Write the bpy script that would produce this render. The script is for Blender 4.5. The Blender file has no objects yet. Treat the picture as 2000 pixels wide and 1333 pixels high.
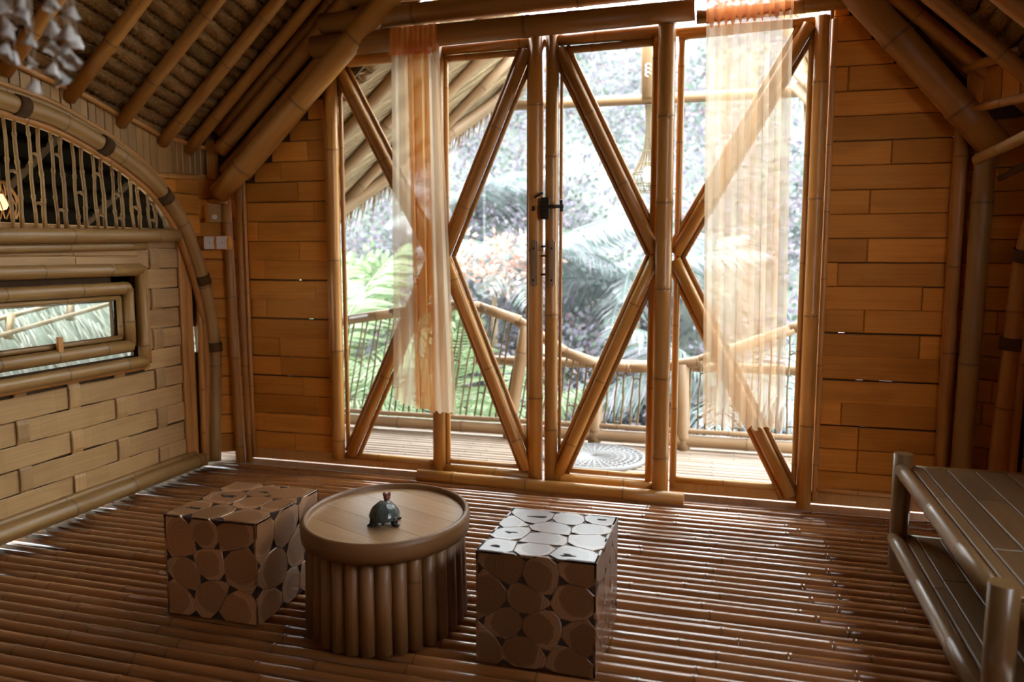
import bpy, bmesh, math, random
from mathutils import Vector, Matrix
random.seed(7)
R = random.Random(11)
SC = bpy.context.scene
COL = SC.collection
rad = math.radians

# ------------------------------------------------------------------ camera, sky, sun, exposure
cam_data = bpy.data.cameras.new('camera')
cam = bpy.data.objects.new('camera', cam_data); COL.objects.link(cam)
cam_data.sensor_width = 36.0
cam_data.lens = 1530.0 / 2000.0 * 36.0
cam_data.clip_start = 0.05; cam_data.clip_end = 300
cam.location = (0, 0, 1.3)
cam.rotation_euler = (rad(90 - 6.34), 0, rad(16.15))
cam_data.dof.use_dof = True
cam_data.dof.focus_distance = 3.3
cam_data.dof.aperture_fstop = 1.8
SC.camera = cam

world = bpy.data.worlds.new('overcast_sky'); SC.world = world
world.use_nodes = True
wn = world.node_tree.nodes
wn['Background'].inputs[0].default_value = (0.92, 0.95, 1.0, 1)
wn['Background'].inputs[1].default_value = 4.3

sun_data = bpy.data.lights.new('sun', 'SUN'); sun_data.energy = 2.0; sun_data.angle = rad(6)
sun_data.color = (1.0, 0.95, 0.88)
sun = bpy.data.objects.new('sun', sun_data); COL.objects.link(sun)
sun.rotation_euler = (rad(31), 0, rad(-18))

SC.view_settings.view_transform = 'Standard'
SC.view_settings.look = 'None'
SC.view_settings.exposure = 1.65
SC.view_settings.gamma = 1.0
SC.view_settings.use_curve_mapping = False
SC.cycles.max_bounces = 7
SC.cycles.diffuse_bounces = 4
SC.cycles.glossy_bounces = 3
SC.cycles.use_adaptive_sampling = True
SC.cycles.adaptive_threshold = 0.07
SC.cycles.transparent_max_bounces = 24
SC.cycles.caustics_reflective = False
SC.cycles.caustics_refractive = False

# ------------------------------------------------------------------ materials
def new_mat(name):
    m = bpy.data.materials.new(name); m.use_nodes = True
    nt = m.node_tree
    b = nt.nodes['Principled BSDF']
    return m, nt, b

def N(nt, t, **kw):
    n = nt.nodes.new(t)
    for k, v in kw.items(): setattr(n, k, v)
    return n

def mixc(nt, fac, a, b, mode='MIX'):
    n = nt.nodes.new('ShaderNodeMix'); n.data_type = 'RGBA'; n.blend_type = mode
    for sock, v in ((n.inputs[0], fac), (n.inputs[6], a), (n.inputs[7], b)):
        if hasattr(v, 'is_output'): nt.links.new(v, sock)
        elif isinstance(v, (int, float)): sock.default_value = v
        else: sock.default_value = (*v, 1)
    return n.outputs[2]

def grain_mat(name, c1, c2, rough=0.45, su=70, sv=1.6, tint=0.35, node_dark=0.55, bump=0.12, blotch=(0.35, 0.2, 0.1), spec=0.5, coat=0.0):
    """fibrous plant material: streaks run along UV.y; each object has its own tint"""
    m, nt, b = new_mat(name)
    L = nt.links.new
    uv = N(nt, 'ShaderNodeUVMap')
    oi = N(nt, 'ShaderNodeObjectInfo')
    mp = N(nt, 'ShaderNodeMapping'); mp.inputs['Scale'].default_value = (su, sv, 1)
    L(uv.outputs[0], mp.inputs[0])
    off = N(nt, 'ShaderNodeCombineXYZ'); mul = N(nt, 'ShaderNodeMath', operation='MULTIPLY'); mul.inputs[1].default_value = 53.0
    L(oi.outputs['Random'], mul.inputs[0]); L(mul.outputs[0], off.inputs[0]); L(mul.outputs[0], off.inputs[1]); L(mul.outputs[0], off.inputs[2])
    add = N(nt, 'ShaderNodeVectorMath', operation='ADD'); L(mp.outputs[0], add.inputs[0]); L(off.outputs[0], add.inputs[1])
    n1 = N(nt, 'ShaderNodeTexNoise'); n1.inputs['Scale'].default_value = 1.0; n1.inputs['Detail'].default_value = 4
    L(add.outputs[0], n1.inputs['Vector'])
    mp2 = N(nt, 'ShaderNodeMapping'); mp2.inputs['Scale'].default_value = (9, 2.2, 1); L(uv.outputs[0], mp2.inputs[0])
    add2 = N(nt, 'ShaderNodeVectorMath', operation='ADD'); L(mp2.outputs[0], add2.inputs[0]); L(off.outputs[0], add2.inputs[1])
    n2 = N(nt, 'ShaderNodeTexNoise'); n2.inputs['Scale'].default_value = 1.0; n2.inputs['Detail'].default_value = 3
    L(add2.outputs[0], n2.inputs['Vector'])
    r1 = N(nt, 'ShaderNodeMapRange'); r1.inputs[1].default_value = 0.3; r1.inputs[2].default_value = 0.7; L(n1.outputs['Fac'], r1.inputs[0])
    c = mixc(nt, r1.outputs[0], c1, c2)
    r2 = N(nt, 'ShaderNodeMapRange'); r2.inputs[1].default_value = 0.52; r2.inputs[2].default_value = 0.78; r2.inputs[4].default_value = 0.6; L(n2.outputs['Fac'], r2.inputs[0])
    c = mixc(nt, r2.outputs[0], c, tuple(x * y for x, y in zip(c1, (0.62, 0.55, 0.5))))
    # object tint
    rv = N(nt, 'ShaderNodeMapRange'); rv.inputs[3].default_value = 1 - tint; rv.inputs[4].default_value = 1 + tint * 0.7
    L(oi.outputs['Random'], rv.inputs[0])
    hsv = N(nt, 'ShaderNodeHueSaturation'); L(rv.outputs[0], hsv.inputs['Value']); L(c, hsv.inputs['Color'])
    at = N(nt, 'ShaderNodeAttribute', attribute_name='node')
    mn = N(nt, 'ShaderNodeMath', operation='MULTIPLY'); mn.inputs[1].default_value = node_dark; L(at.outputs['Fac'], mn.inputs[0])
    c = mixc(nt, mn.outputs[0], hsv.outputs[0], (0.05, 0.025, 0.01))
    L(c, b.inputs['Base Color'])
    b.inputs['Roughness'].default_value = rough
    b.inputs['Specular IOR Level'].default_value = spec
    b.inputs['Coat Weight'].default_value = coat; b.inputs['Coat Roughness'].default_value = 0.2
    bp = N(nt, 'ShaderNodeBump'); bp.inputs['Strength'].default_value = bump; bp.inputs['Distance'].default_value = 0.004
    L(n1.outputs['Fac'], bp.inputs['Height']); L(bp.outputs[0], b.inputs['Normal'])
    return m

def flat_mat(name, col, rough=0.6, metallic=0.0, noise=0.0, scale=20, spec=0.5):
    m, nt, b = new_mat(name); b.inputs['Specular IOR Level'].default_value = spec
    b.inputs['Roughness'].default_value = rough; b.inputs['Metallic'].default_value = metallic
    tc = N(nt, 'ShaderNodeTexCoord'); n = N(nt, 'ShaderNodeTexNoise'); n.inputs['Scale'].default_value = scale; n.inputs['Detail'].default_value = 4
    nt.links.new(tc.outputs['Object'], n.inputs['Vector'])
    k = 1 - noise
    nt.links.new(mixc(nt, n.outputs['Fac'], tuple(c * k for c in col), tuple(min(1, c * (1 + noise)) for c in col)), b.inputs['Base Color'])
    return m

M = {}
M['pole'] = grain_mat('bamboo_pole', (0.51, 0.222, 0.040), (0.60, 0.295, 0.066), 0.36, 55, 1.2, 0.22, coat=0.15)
M['pole_dark'] = grain_mat('dark_bamboo_pole', (0.36, 0.148, 0.026), (0.45, 0.20, 0.042), 0.42, 55, 1.2, 0.2)  # darker brown bamboo; also the painted backlit shade on upper door braces
M['pole_olive'] = grain_mat('olive_bamboo_pole', (0.34, 0.185, 0.052), (0.43, 0.25, 0.082), 0.4, 55, 1.2, 0.2)  # duller, more olive bamboo
M['floor'] = grain_mat('floor_bamboo', (0.27, 0.10, 0.028), (0.35, 0.145, 0.042), 0.24, 60, 1.4, 0.22, coat=1.0)
M['plank'] = grain_mat('flattened_bamboo_plank', (0.63, 0.242, 0.034), (0.73, 0.308, 0.052), 0.6, 160, 1.5, 0.26, bump=0.25, spec=0.15)
M['weave'] = grain_mat('woven_bamboo_strip', (0.48, 0.285, 0.11), (0.57, 0.36, 0.15), 0.5, 160, 1.5, 0.16, bump=0.25)
M['strip'] = grain_mat('bamboo_edging', (0.55, 0.25, 0.06), (0.64, 0.325, 0.085), 0.42, 90, 1.4, 0.2)
M['deck'] = grain_mat('deck_bamboo', (0.337, 0.243, 0.178), (0.392, 0.298, 0.225), 0.4, 60, 1.4, 0.18)
M['railing'] = grain_mat('railing_bamboo', (0.317, 0.193, 0.101), (0.369, 0.242, 0.136), 0.45, 60, 1.4, 0.15)
M['twig'] = grain_mat('railing_twig', (0.16, 0.12, 0.065), (0.24, 0.18, 0.1), 0.6, 60, 3, 0.25)
M['thatch'] = grain_mat('dry_thatch', (0.15, 0.078, 0.026), (0.40, 0.23, 0.085), 0.8, 300, 40, 0.35, bump=0.6, spec=0.1)
M['thatch_pale'] = grain_mat('thatch_painted_sunlit', (0.270, 0.188, 0.105), (0.435, 0.338, 0.210), 0.8, 200, 30, 0.3, bump=0.5, spec=0.1)  # lit copy of the thatch: porch brightness is put into the colour
M['underlay'] = flat_mat('shade_dark_underlay', (0.014, 0.010, 0.006), 0.95, noise=0.5, spec=0.0)  # near-black: the shade under the side eave is put into this colour
M['backing'] = flat_mat('wall_backing', (0.10, 0.05, 0.018), 0.8, noise=0.4)
M['subfloor'] = flat_mat('subfloor', (0.05, 0.026, 0.012), 0.85, noise=0.4)
M['lash'] = grain_mat('rattan_lashing', (0.075, 0.04, 0.016), (0.12, 0.065, 0.028), 0.7, 300, 300, 0.2, spec=0.1)
M['table'] = grain_mat('lacquered_bamboo', (0.187, 0.083, 0.024), (0.246, 0.119, 0.038), 0.5, 120, 1.5, 0.14, coat=0.08)
M['tabletop'] = grain_mat('tray_bamboo', (0.42, 0.245, 0.115), (0.50, 0.31, 0.155), 0.3, 130, 2.5, 0.08, coat=0.5)
M['bench'] = grain_mat('bench_bamboo', (0.184, 0.104, 0.038), (0.240, 0.144, 0.056), 0.3, 70, 1.4, 0.12, coat=0.25)
M['benchslat'] = grain_mat('bench_slat', (0.128, 0.072, 0.026), (0.192, 0.112, 0.043), 0.4, 160, 1.4, 0.22, coat=0.15)
M['core'] = flat_mat('stool_resin', (0.03, 0.014, 0.008), 0.6, noise=0.3)
M['crack'] = flat_mat('wood_crack', (0.012, 0.007, 0.005), 0.9)
M['iron'] = flat_mat('dark_iron', (0.035, 0.028, 0.02), 0.5, 0.6, 0.3)
M['white'] = flat_mat('white_plastic', (0.72, 0.70, 0.66), 0.35)
M['shell'] = flat_mat('capiz_shell', (0.62, 0.60, 0.54), 0.45, noise=0.2)
M['string'] = flat_mat('cotton_string', (0.5, 0.42, 0.3), 0.8)
M['turtle_shell'] = flat_mat('glazed_green_shell', (0.075, 0.095, 0.085), 0.16, 0.0, 0.6, 45)
M['turtle_body'] = flat_mat('glazed_black_body', (0.012, 0.016, 0.016), 0.2, 0.0, 0.5)
M['turtle_head'] = flat_mat('glazed_red_head', (0.30, 0.09, 0.06), 0.3, 0.0, 0.6, 60)
M['mat'] = flat_mat('woven_white_mat', (0.270, 0.266, 0.270), 0.8, 0, 0.2, 60)
M['trunk'] = flat_mat('trunk_bark', (0.28, 0.2, 0.13), 0.9, 0, 0.4, 8)
M['ground'] = flat_mat('leafy_ground', (0.180, 0.198, 0.180), 0.9, 0, 0.5, 0.6)

def log_mat(name, heart, sap, ring):
    m, nt, b = new_mat(name)
    L = nt.links.new
    uv = N(nt, 'ShaderNodeUVMap'); oi = N(nt, 'ShaderNodeObjectInfo')
    sep = N(nt, 'ShaderNodeSeparateXYZ'); L(uv.outputs[0], sep.inputs[0])
    ln = N(nt, 'ShaderNodeVectorMath', operation='LENGTH'); L(uv.outputs[0], ln.inputs[0])
    nz = N(nt, 'ShaderNodeTexNoise'); nz.inputs['Scale'].default_value = 2.3; nz.inputs['Detail'].default_value = 4
    off = N(nt, 'ShaderNodeMath', operation='MULTIPLY'); off.inputs[1].default_value = 40; L(oi.outputs['Random'], off.inputs[0])
    va = N(nt, 'ShaderNodeVectorMath', operation='ADD'); L(uv.outputs[0], va.inputs[0]); L(off.outputs[0], va.inputs[1]); L(va.outputs[0], nz.inputs['Vector'])
    a = N(nt, 'ShaderNodeMath', operation='MULTIPLY_ADD'); a.inputs[1].default_value = 0.35; L(nz.outputs['Fac'], a.inputs[0]); L(ln.outputs['Value'], a.inputs[2])
    s = N(nt, 'ShaderNodeMath', operation='MULTIPLY'); s.inputs[1].default_value = 55; L(a.outputs[0], s.inputs[0])
    sn = N(nt, 'ShaderNodeMath', operation='SINE'); L(s.outputs[0], sn.inputs[0])
    rr = N(nt, 'ShaderNodeMapRange'); rr.inputs[1].default_value = -1; rr.inputs[2].default_value = 1; rr.inputs[4].default_value = 0.45; L(sn.outputs[0], rr.inputs[0])
    edge = N(nt, 'ShaderNodeMapRange'); edge.inputs[1].default_value = 0.78; edge.inputs[2].default_value = 0.86; L(a.outputs[0], edge.inputs[0])
    c = mixc(nt, edge.outputs[0], heart, sap)
    c = mixc(nt, rr.outputs[0], c, ring)
    rv = N(nt, 'ShaderNodeMapRange'); rv.inputs[3].default_value = 0.8; rv.inputs[4].default_value = 1.2; L(oi.outputs['Random'], rv.inputs[0])
    h = N(nt, 'ShaderNodeHueSaturation'); L(rv.outputs[0], h.inputs['Value']); L(c, h.inputs['Color'])
    L(h.outputs[0], b.inputs['Base Color'])
    b.inputs['Roughness'].default_value = 0.32; b.inputs['Coat Weight'].default_value = 0.5; b.inputs['Coat Roughness'].default_value = 0.22
    return m
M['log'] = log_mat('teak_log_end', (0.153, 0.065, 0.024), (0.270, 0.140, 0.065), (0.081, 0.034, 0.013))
M['log_pale_lit'] = log_mat('pale_lit_teak_log_end', (0.317, 0.151, 0.062), (0.486, 0.270, 0.132), (0.189, 0.086, 0.035))  # pale wood, brightened further to carry door light missing on that stool

def glass_mat():
    m, nt, b = new_mat('window_glass'); nt.nodes.remove(b)
    out = nt.nodes['Material Output']
    t = N(nt, 'ShaderNodeBsdfTransparent'); t.inputs[0].default_value = (0.955, 0.985, 0.97, 1)
    g = N(nt, 'ShaderNodeBsdfGlossy'); g.inputs['Roughness'].default_value = 0.02
    lw_ = N(nt, 'ShaderNodeLayerWeight'); lw_.inputs[0].default_value = 0.5
    pw = N(nt, 'ShaderNodeMath', operation='POWER'); pw.inputs[1].default_value = 5.0; nt.links.new(lw_.outputs['Facing'], pw.inputs[0])
    f = N(nt, 'ShaderNodeMath', operation='MULTIPLY_ADD'); f.inputs[1].default_value = 0.9; f.inputs[2].default_value = 0.03; nt.links.new(pw.outputs[0], f.inputs[0])
    mx = N(nt, 'ShaderNodeMixShader')
    nt.links.new(f.outputs[0], mx.inputs[0]); nt.links.new(t.outputs[0], mx.inputs[1]); nt.links.new(g.outputs[0], mx.inputs[2]); nt.links.new(mx.outputs[0], out.inputs[0])
    return m
M['glass'] = glass_mat()

def sheer_mat(name, c_a, c_b, see, streak=16.0):
    """thin dyed voile: part diffuse, part translucent, part see-through; dye runs in vertical streaks"""
    m, nt, b = new_mat(name); nt.nodes.remove(b)
    L = nt.links.new; out = nt.nodes['Material Output']
    uv = N(nt, 'ShaderNodeUVMap'); mp = N(nt, 'ShaderNodeMapping'); mp.inputs['Scale'].default_value = (streak, 0.5, 1); L(uv.outputs[0], mp.inputs[0])
    n = N(nt, 'ShaderNodeTexNoise'); n.inputs['Scale'].default_value = 1.0; n.inputs['Detail'].default_value = 3; L(mp.outputs[0], n.inputs['Vector'])
    r = N(nt, 'ShaderNodeMapRange'); r.inputs[1].default_value = 0.42; r.inputs[2].default_value = 0.68; L(n.outputs['Fac'], r.inputs[0])
    c = mixc(nt, r.outputs[0], c_a, c_b)
    d = N(nt, 'ShaderNodeBsdfDiffuse'); tr = N(nt, 'ShaderNodeBsdfTranslucent'); tp = N(nt, 'ShaderNodeBsdfTransparent')
    L(c, d.inputs[0]); L(c, tr.inputs[0])
    m1 = N(nt, 'ShaderNodeMixShader'); m1.inputs[0].default_value = 0.62; L(d.outputs[0], m1.inputs[1]); L(tr.outputs[0], m1.inputs[2])
    m2 = N(nt, 'ShaderNodeMixShader'); m2.inputs[0].default_value = see; L(m1.outputs[0], m2.inputs[1]); L(tp.outputs[0], m2.inputs[2])
    L(m2.outputs[0], out.inputs[0])
    return m
M['voile'] = sheer_mat('cream_voile', (0.94, 0.80, 0.60), (0.92, 0.58, 0.30), 0.36, 16)
M['voile_amber'] = sheer_mat('amber_voile', (0.82, 0.38, 0.10), (0.88, 0.56, 0.26), 0.18, 20)
M['voile_orange'] = sheer_mat('orange_ruffle', (0.78, 0.25, 0.06), (0.85, 0.36, 0.12), 0.12)

def leaf_mat(name, cols, rough=0.5, trans=0.35):
    m, nt, b = new_mat(name); L = nt.links.new
    g = N(nt, 'ShaderNodeNewGeometry')
    cr = N(nt, 'ShaderNodeValToRGB'); e = cr.color_ramp.elements
    while len(e) < len(cols): e.new(0.5)
    for i, c in enumerate(cols):
        e[i].position = i / max(1, len(cols)); e[i].color = (*c, 1)
    cr.color_ramp.interpolation = 'CONSTANT'
    L(g.outputs['Random Per Island'], cr.inputs[0])
    L(cr.outputs[0], b.inputs['Base Color']); b.inputs['Roughness'].default_value = rough
    tr = N(nt, 'ShaderNodeBsdfTranslucent'); L(cr.outputs[0], tr.inputs[0])
    mx = N(nt, 'ShaderNodeMixShader'); mx.inputs[0].default_value = trans
    L(b.outputs[0], mx.inputs[1]); L(tr.outputs[0], mx.inputs[2]); L(mx.outputs[0], nt.nodes['Material Output'].inputs[0])
    return m
M['leaf_hill'] = leaf_mat('hillside_leaves_painted_glare', [(0.241, 0.225, 0.267), (0.287, 0.256, 0.314), (0.131, 0.183, 0.136), (0.257, 0.230, 0.293), (0.312, 0.239, 0.262), (0.191, 0.206, 0.202), (0.266, 0.237, 0.303), (0.156, 0.193, 0.178)], 0.35, 0.45)  # lavender and grey tones stand in for sun highlights and haze
M['leaf_palm'] = leaf_mat('palm_leaves_painted_glare', [(0.219, 0.264, 0.254), (0.299, 0.303, 0.325), (0.173, 0.236, 0.207), (0.334, 0.320, 0.360)], 0.3, 0.45)  # pale tones put the bleaching daylight into the fronds
M['leaf_bright'] = leaf_mat('bright_green_leaves', [(0.187, 0.252, 0.122), (0.252, 0.302, 0.180), (0.151, 0.223, 0.108)], 0.4)
M['straw_grey'] = leaf_mat('grey_straw', [(0.119, 0.126, 0.091), (0.182, 0.189, 0.154), (0.084, 0.098, 0.070), (0.140, 0.133, 0.098)], 0.8, 0.1)
M['leaf_pink'] = leaf_mat('pink_blossom', [(0.435, 0.270, 0.232), (0.465, 0.330, 0.292), (0.390, 0.217, 0.165), (0.375, 0.345, 0.315)], 0.5)

def emit_mat(name, col, s):
    m, nt, b = new_mat(name)
    b.inputs['Base Color'].default_value = (*col, 1)
    b.inputs['Emission Color'].default_value = (*col, 1); b.inputs['Emission Strength'].default_value = s
    return m
M['bulb'] = emit_mat('lit_bulb', (1.0, 0.86, 0.62), 3.0)
M['bulb_dim'] = emit_mat('dim_bulb', (1.0, 0.45, 0.2), 0.9)

# ------------------------------------------------------------------ object helpers
WPOS = {}
def tag(o, label=None, cat=None, group=None, kind=None):
    if label: o['label'] = label
    if cat: o['category'] = cat
    if group: o['group'] = group
    if kind: o['kind'] = kind
    return o
def add(name, mesh, mat, parent=None, loc=(0, 0, 0), rot=None, label=None):
    """link one mesh object; loc is a world position (parents are never rotated)"""
    o = bpy.data.objects.new(name, mesh); COL.objects.link(o)
    if mat is not None and mesh is not None and not mesh.materials: mesh.materials.append(M[mat])
    loc = Vector(loc); WPOS[o.name] = loc
    if parent is not None:
        o.parent = parent; o.location = loc - WPOS[parent.name]
    else: o.location = loc
    if rot is not None:
        if isinstance(rot, Matrix): o.rotation_mode = 'QUATERNION'; o.rotation_quaternion = rot.to_quaternion()
        else: o.rotation_euler = rot
    if label: o['label'] = label
    return o
def empty(name, loc, label, cat, group=None, kind=None):
    o = bpy.data.objects.new(name, None); COL.objects.link(o)
    o.empty_display_size = 0.1; o.location = loc; WPOS[o.name] = Vector(loc)
    return tag(o, label, cat, group, kind)

def build(verts, faces, uvs=None, attr=None, smooth=True, name='mesh'):
    """uvs: per face list of per-corner (u,v)"""
    me = bpy.data.meshes.new(name); me.from_pydata(verts, [], faces)
    if uvs:
        l = me.uv_layers.new(name='UVMap'); flat = []
        for f in uvs:
            for u in f: flat.extend(u)
        l.data.foreach_set('uv', flat)
    if attr is not None:
        a = me.attributes.new('node', 'FLOAT', 'POINT'); a.data.foreach_set('value', attr)
    if smooth: me.polygons.foreach_set('use_smooth', [True] * len(me.polygons))
    me.update()
    return me

def catmull(pts, k=8):
    P = [Vector(p) for p in pts]; P = [P[0] * 2 - P[1]] + P + [P[-1] * 2 - P[-2]]; out = []
    for i in range(1, len(P) - 2):
        for j in range(k):
            t = j / k; a, b, c, d = P[i - 1], P[i], P[i + 1], P[i + 2]
            out.append(0.5 * (2 * b + (c - a) * t + (2 * a - 5 * b + 4 * c - d) * t * t + (3 * b - a - 3 * c + d) * t ** 3))
    out.append(P[-2]); return out

def tube_mesh(path, r0, r1=None, n=12, spacing=0.32, seed=0, nodes=True, smooth_path=False, bulge=0.06, cap=True, wob=0.0, fixed=None):
    """bamboo culm along a path, with swollen node rings"""
    rg = random.Random(seed)
    if r1 is None: r1 = r0
    P = catmull(path) if smooth_path else [Vector(p) for p in path]
    cum = [0.0]
    for a, b in zip(P, P[1:]): cum.append(cum[-1] + (b - a).length)
    Lt = cum[-1]
    rings = [(t, 1.0, 0.0) for t in cum]
    if nodes:
        t = rg.uniform(0.05, spacing)
        while t < Lt - 0.03:
            e = max(0.004, r0 * 0.16)
            rings = [q for q in rings if abs(q[0] - t) > e * 3.2 or q[0] in (0.0, Lt)]
            rings += [(t - e * 3, 1.0, 0), (t - e, 1 + bulge, 0.1), (t - e * 0.25, 1 + bulge * 0.3, 1.0), (t + e * 0.3, 1 + bulge * 0.5, 0.9), (t + e, 1 + bulge * 1.2, 0.1), (t + e * 3.2, 1.0, 0)]
            t += spacing * rg.uniform(0.75, 1.25)
    rings = sorted((q for q in rings if 0 <= q[0] <= Lt), key=lambda q: q[0])
    # frames
    def ev(t):
        t = min(max(t, 0), Lt); i = 0
        while i < len(cum) - 2 and cum[i + 1] < t: i += 1
        seg = max(1e-9, cum[i + 1] - cum[i]); f = (t - cum[i]) / seg
        return P[i].lerp(P[i + 1], f), i
    tang = []
    for i in range(len(P)):
        a = P[max(0, i - 1)]; b = P[min(len(P) - 1, i + 1)]; tang.append((b - a).normalized())
    up = Vector((0, 0, 1)) if abs(tang[0].z) < 0.9 else Vector((0, 1, 0))
    x = tang[0].cross(up).normalized()
    V = []; A = []
    for (t, k, nd) in rings:
        p, i = ev(t); seg = max(1e-9, cum[i + 1] - cum[i]); f = (t - cum[i]) / seg
        tg = tang[i].lerp(tang[i + 1], f).normalized()
        x = (x - tg * x.dot(tg)).normalized(); y = tg.cross(x)
        r = (r0 + (r1 - r0) * t / Lt) * k
        for j in range(n):
            a = 2 * math.pi * j / n
            rr = r * (1 + wob * math.sin(3 * a + t * 9))
            V.append(p + x * (rr * math.cos(a)) + y * (rr * math.sin(a))); A.append(nd)
    F = []; U = []; C = 2 * math.pi * r0
    for i in range(len(rings) - 1):
        v0, v1 = rings[i][0], rings[i + 1][0]
        for j in range(n):
            j2 = (j + 1) % n
            F.append((i * n + j, i * n + j2, (i + 1) * n + j2, (i + 1) * n + j))
            U.append(((C * j / n, v0), (C * (j + 1) / n, v0), (C * (j + 1) / n, v1), (C * j / n, v1)))
    if cap:
        m = len(rings) - 1
        F.append(tuple(reversed(range(n)))); U.append(tuple((0.01 * j, 0) for j in range(n)))
        F.append(tuple(m * n + j for j in range(n))); U.append(tuple((0.01 * j, Lt) for j in range(n)))
    me = build([tuple(v) for v in V], F, U, A)
    if cap:
        me.polygons[len(F) - 1].use_smooth = False; me.polygons[len(F) - 2].use_smooth = False
    return me

SEED = [100]
def pole(name, p0, p1, r0, r1=None, mat='pole', parent=None, spacing=0.32, n=12, **kw):
    """straight bamboo pole from p0 to p1 (world)"""
    SEED[0] += 1
    p0 = Vector(p0); p1 = Vector(p1)
    me = tube_mesh([(0, 0, 0), tuple(p1 - p0)], r0, r1, n, spacing, SEED[0], **kw)
    return add(name, me, mat, parent, p0)
def curve_pole(name, pts, r0, r1=None, mat='pole', parent=None, spacing=0.3, n=12, smooth_path=True, **kw):
    SEED[0] += 1
    o = Vector(pts[0]); me = tube_mesh([tuple(Vector(p) - o) for p in pts], r0, r1, n, spacing, SEED[0], smooth_path=smooth_path, **kw)
    return add(name, me, mat, parent, o)

def slab_mesh(w, h, t, bev=0.003, along='x'):
    """board: x 0..w, z 0..h, front at y=0 facing -y, back at y=t; grain along x or z"""
    b = min(bev, w * 0.3, h * 0.3)
    V = [(0, t, 0), (w, t, 0), (w, t, h), (0, t, h), (0, b, 0), (w, b, 0), (w, b, h), (0, b, h), (b, 0, b), (w - b, 0, b), (w - b, 0, h - b), (b, 0, h - b)]
    F = [(8, 9, 10, 11), (4, 5, 9, 8), (5, 6, 10, 9), (6, 7, 11, 10), (7, 4, 8, 11), (0, 1, 5, 4), (1, 2, 6, 5), (2, 3, 7, 6), (3, 0, 4, 7), (3, 2, 1, 0)]
    U = [[((V[i][2] + V[i][1], V[i][0]) if along == 'x' else (V[i][0] + V[i][1], V[i][2])) for i in f] for f in F]
    return build(V, F, U, None, False)
def box_mesh(x0, x1, y0, y1, z0, z1):
    V = [(x, y, z) for x in (x0, x1) for y in (y0, y1) for z in (z0, z1)]
    F = [(0, 1, 3, 2), (4, 6, 7, 5), (0, 4, 5, 1), (2, 3, 7, 6), (0, 2, 6, 4), (1, 5, 7, 3)]
    return V, F
class Boxes:
    def __init__(s): s.V = []; s.F = []
    def box(s, *a):
        V, F = box_mesh(*a); o = len(s.V); s.V += V; s.F += [tuple(i + o for i in f) for f in F]; return s
    def quadprism(s, pts, d):
        """pts: 4 points, extruded by vector d"""
        o = len(s.V); s.V += [tuple(p) for p in pts] + [tuple(Vector(p) + Vector(d)) for p in pts]
        s.F += [tuple(i + o for i in f) for f in ((0, 1, 2, 3), (7, 6, 5, 4), (0, 4, 5, 1), (1, 5, 6, 2), (2, 6, 7, 3), (3, 7, 4, 0))]; return s
    def mesh(s):
        U = [[(s.V[i][0] + s.V[i][1], s.V[i][2]) for i in f] for f in s.F]
        return build(s.V, s.F, U, None, False)
def box(name, a, mat, parent=None, bev=0.0, **kw):
    """world box [x0,x1,y0,y1,z0,z1] with the origin at its base centre"""
    c = Vector(((a[0] + a[1]) / 2, (a[2] + a[3]) / 2, a[4]))
    b = Boxes().box(a[0] - c.x, a[1] - c.x, a[2] - c.y, a[3] - c.y, 0, a[5] - c.z)
    me = b.mesh()
    if bev:
        bm = bmesh.new(); bm.from_mesh(me); bmesh.ops.bevel(bm, geom=bm.edges[:], offset=bev, segments=2, affect='EDGES'); bm.to_mesh(me); bm.free()
    return add(name, me, mat, parent, c, **kw)

def interp(tab, x):
    if x <= tab[0][0]: return tab[0][1]
    for (a, b), (c, d) in zip(tab, tab[1:]):
        if x <= c: return b + (d - b) * (x - a) / (c - a)
    return tab[-1][1]

XL, XR, YB, YF = -3.17, 1.25, 4.20, -1.3
XM = -0.96
ZT = [(-1.4, 2.15), (1.0, 2.15), (2.4, 2.14), (2.81, 2.11), (3.155, 2.06), (3.48, 1.99), (3.78, 1.93), (4.02, 1.91), (4.4, 1.90)]
def zt(y): return interp(ZT, y)
ARCH = [(2.3, 2.0), (2.54, 1.99), (2.776, 1.964), (3.042, 1.93), (3.347, 1.835), (3.55, 1.745), (3.7, 1.652), (3.84, 1.51), (3.934, 1.37), (4.02, 1.17), (4.07, 1.0), (4.105, 0.8), (4.11, 0.6), (4.09, 0.3), (4.07, 0.02)]
def arch_z(y):
    if y < 2.3: y = 4.6 - y
    return interp(ARCH[:11], y) if y <= 4.07 else 0.0

# ------------------------------------------------------------------ floor
fb = Boxes().box(XL - 0.1, XR + 0.15, YF, YB + 0.02, -0.16, -0.075)
floor = tag(add('floor', fb.mesh(), 'subfloor'), 'brown bamboo pole floor of the whole room', 'floor', kind='structure')
fvar = [tube_mesh([(0, 0, 0), (XR - XL + 0.1, 0, 0)], 0.0255, 0.0235, 12, 0.42, 40 + i, bulge=0.07) for i in range(7)]
y = YF + 0.04; i = 0
while y < YB - 0.02:
    flip = R.random() < 0.5
    o = add('floor_pole', fvar[R.randrange(7)], 'floor', floor, (XL - 0.03 + (XR - XL + 0.1 if flip else 0), y, -0.0255 + R.uniform(-0.003, 0.002)), (R.uniform(0, 6.28), 0, (math.pi if flip else 0) + R.uniform(-0.004, 0.004)))
    y += 0.0595 + R.uniform(-0.002, 0.002)

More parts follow.
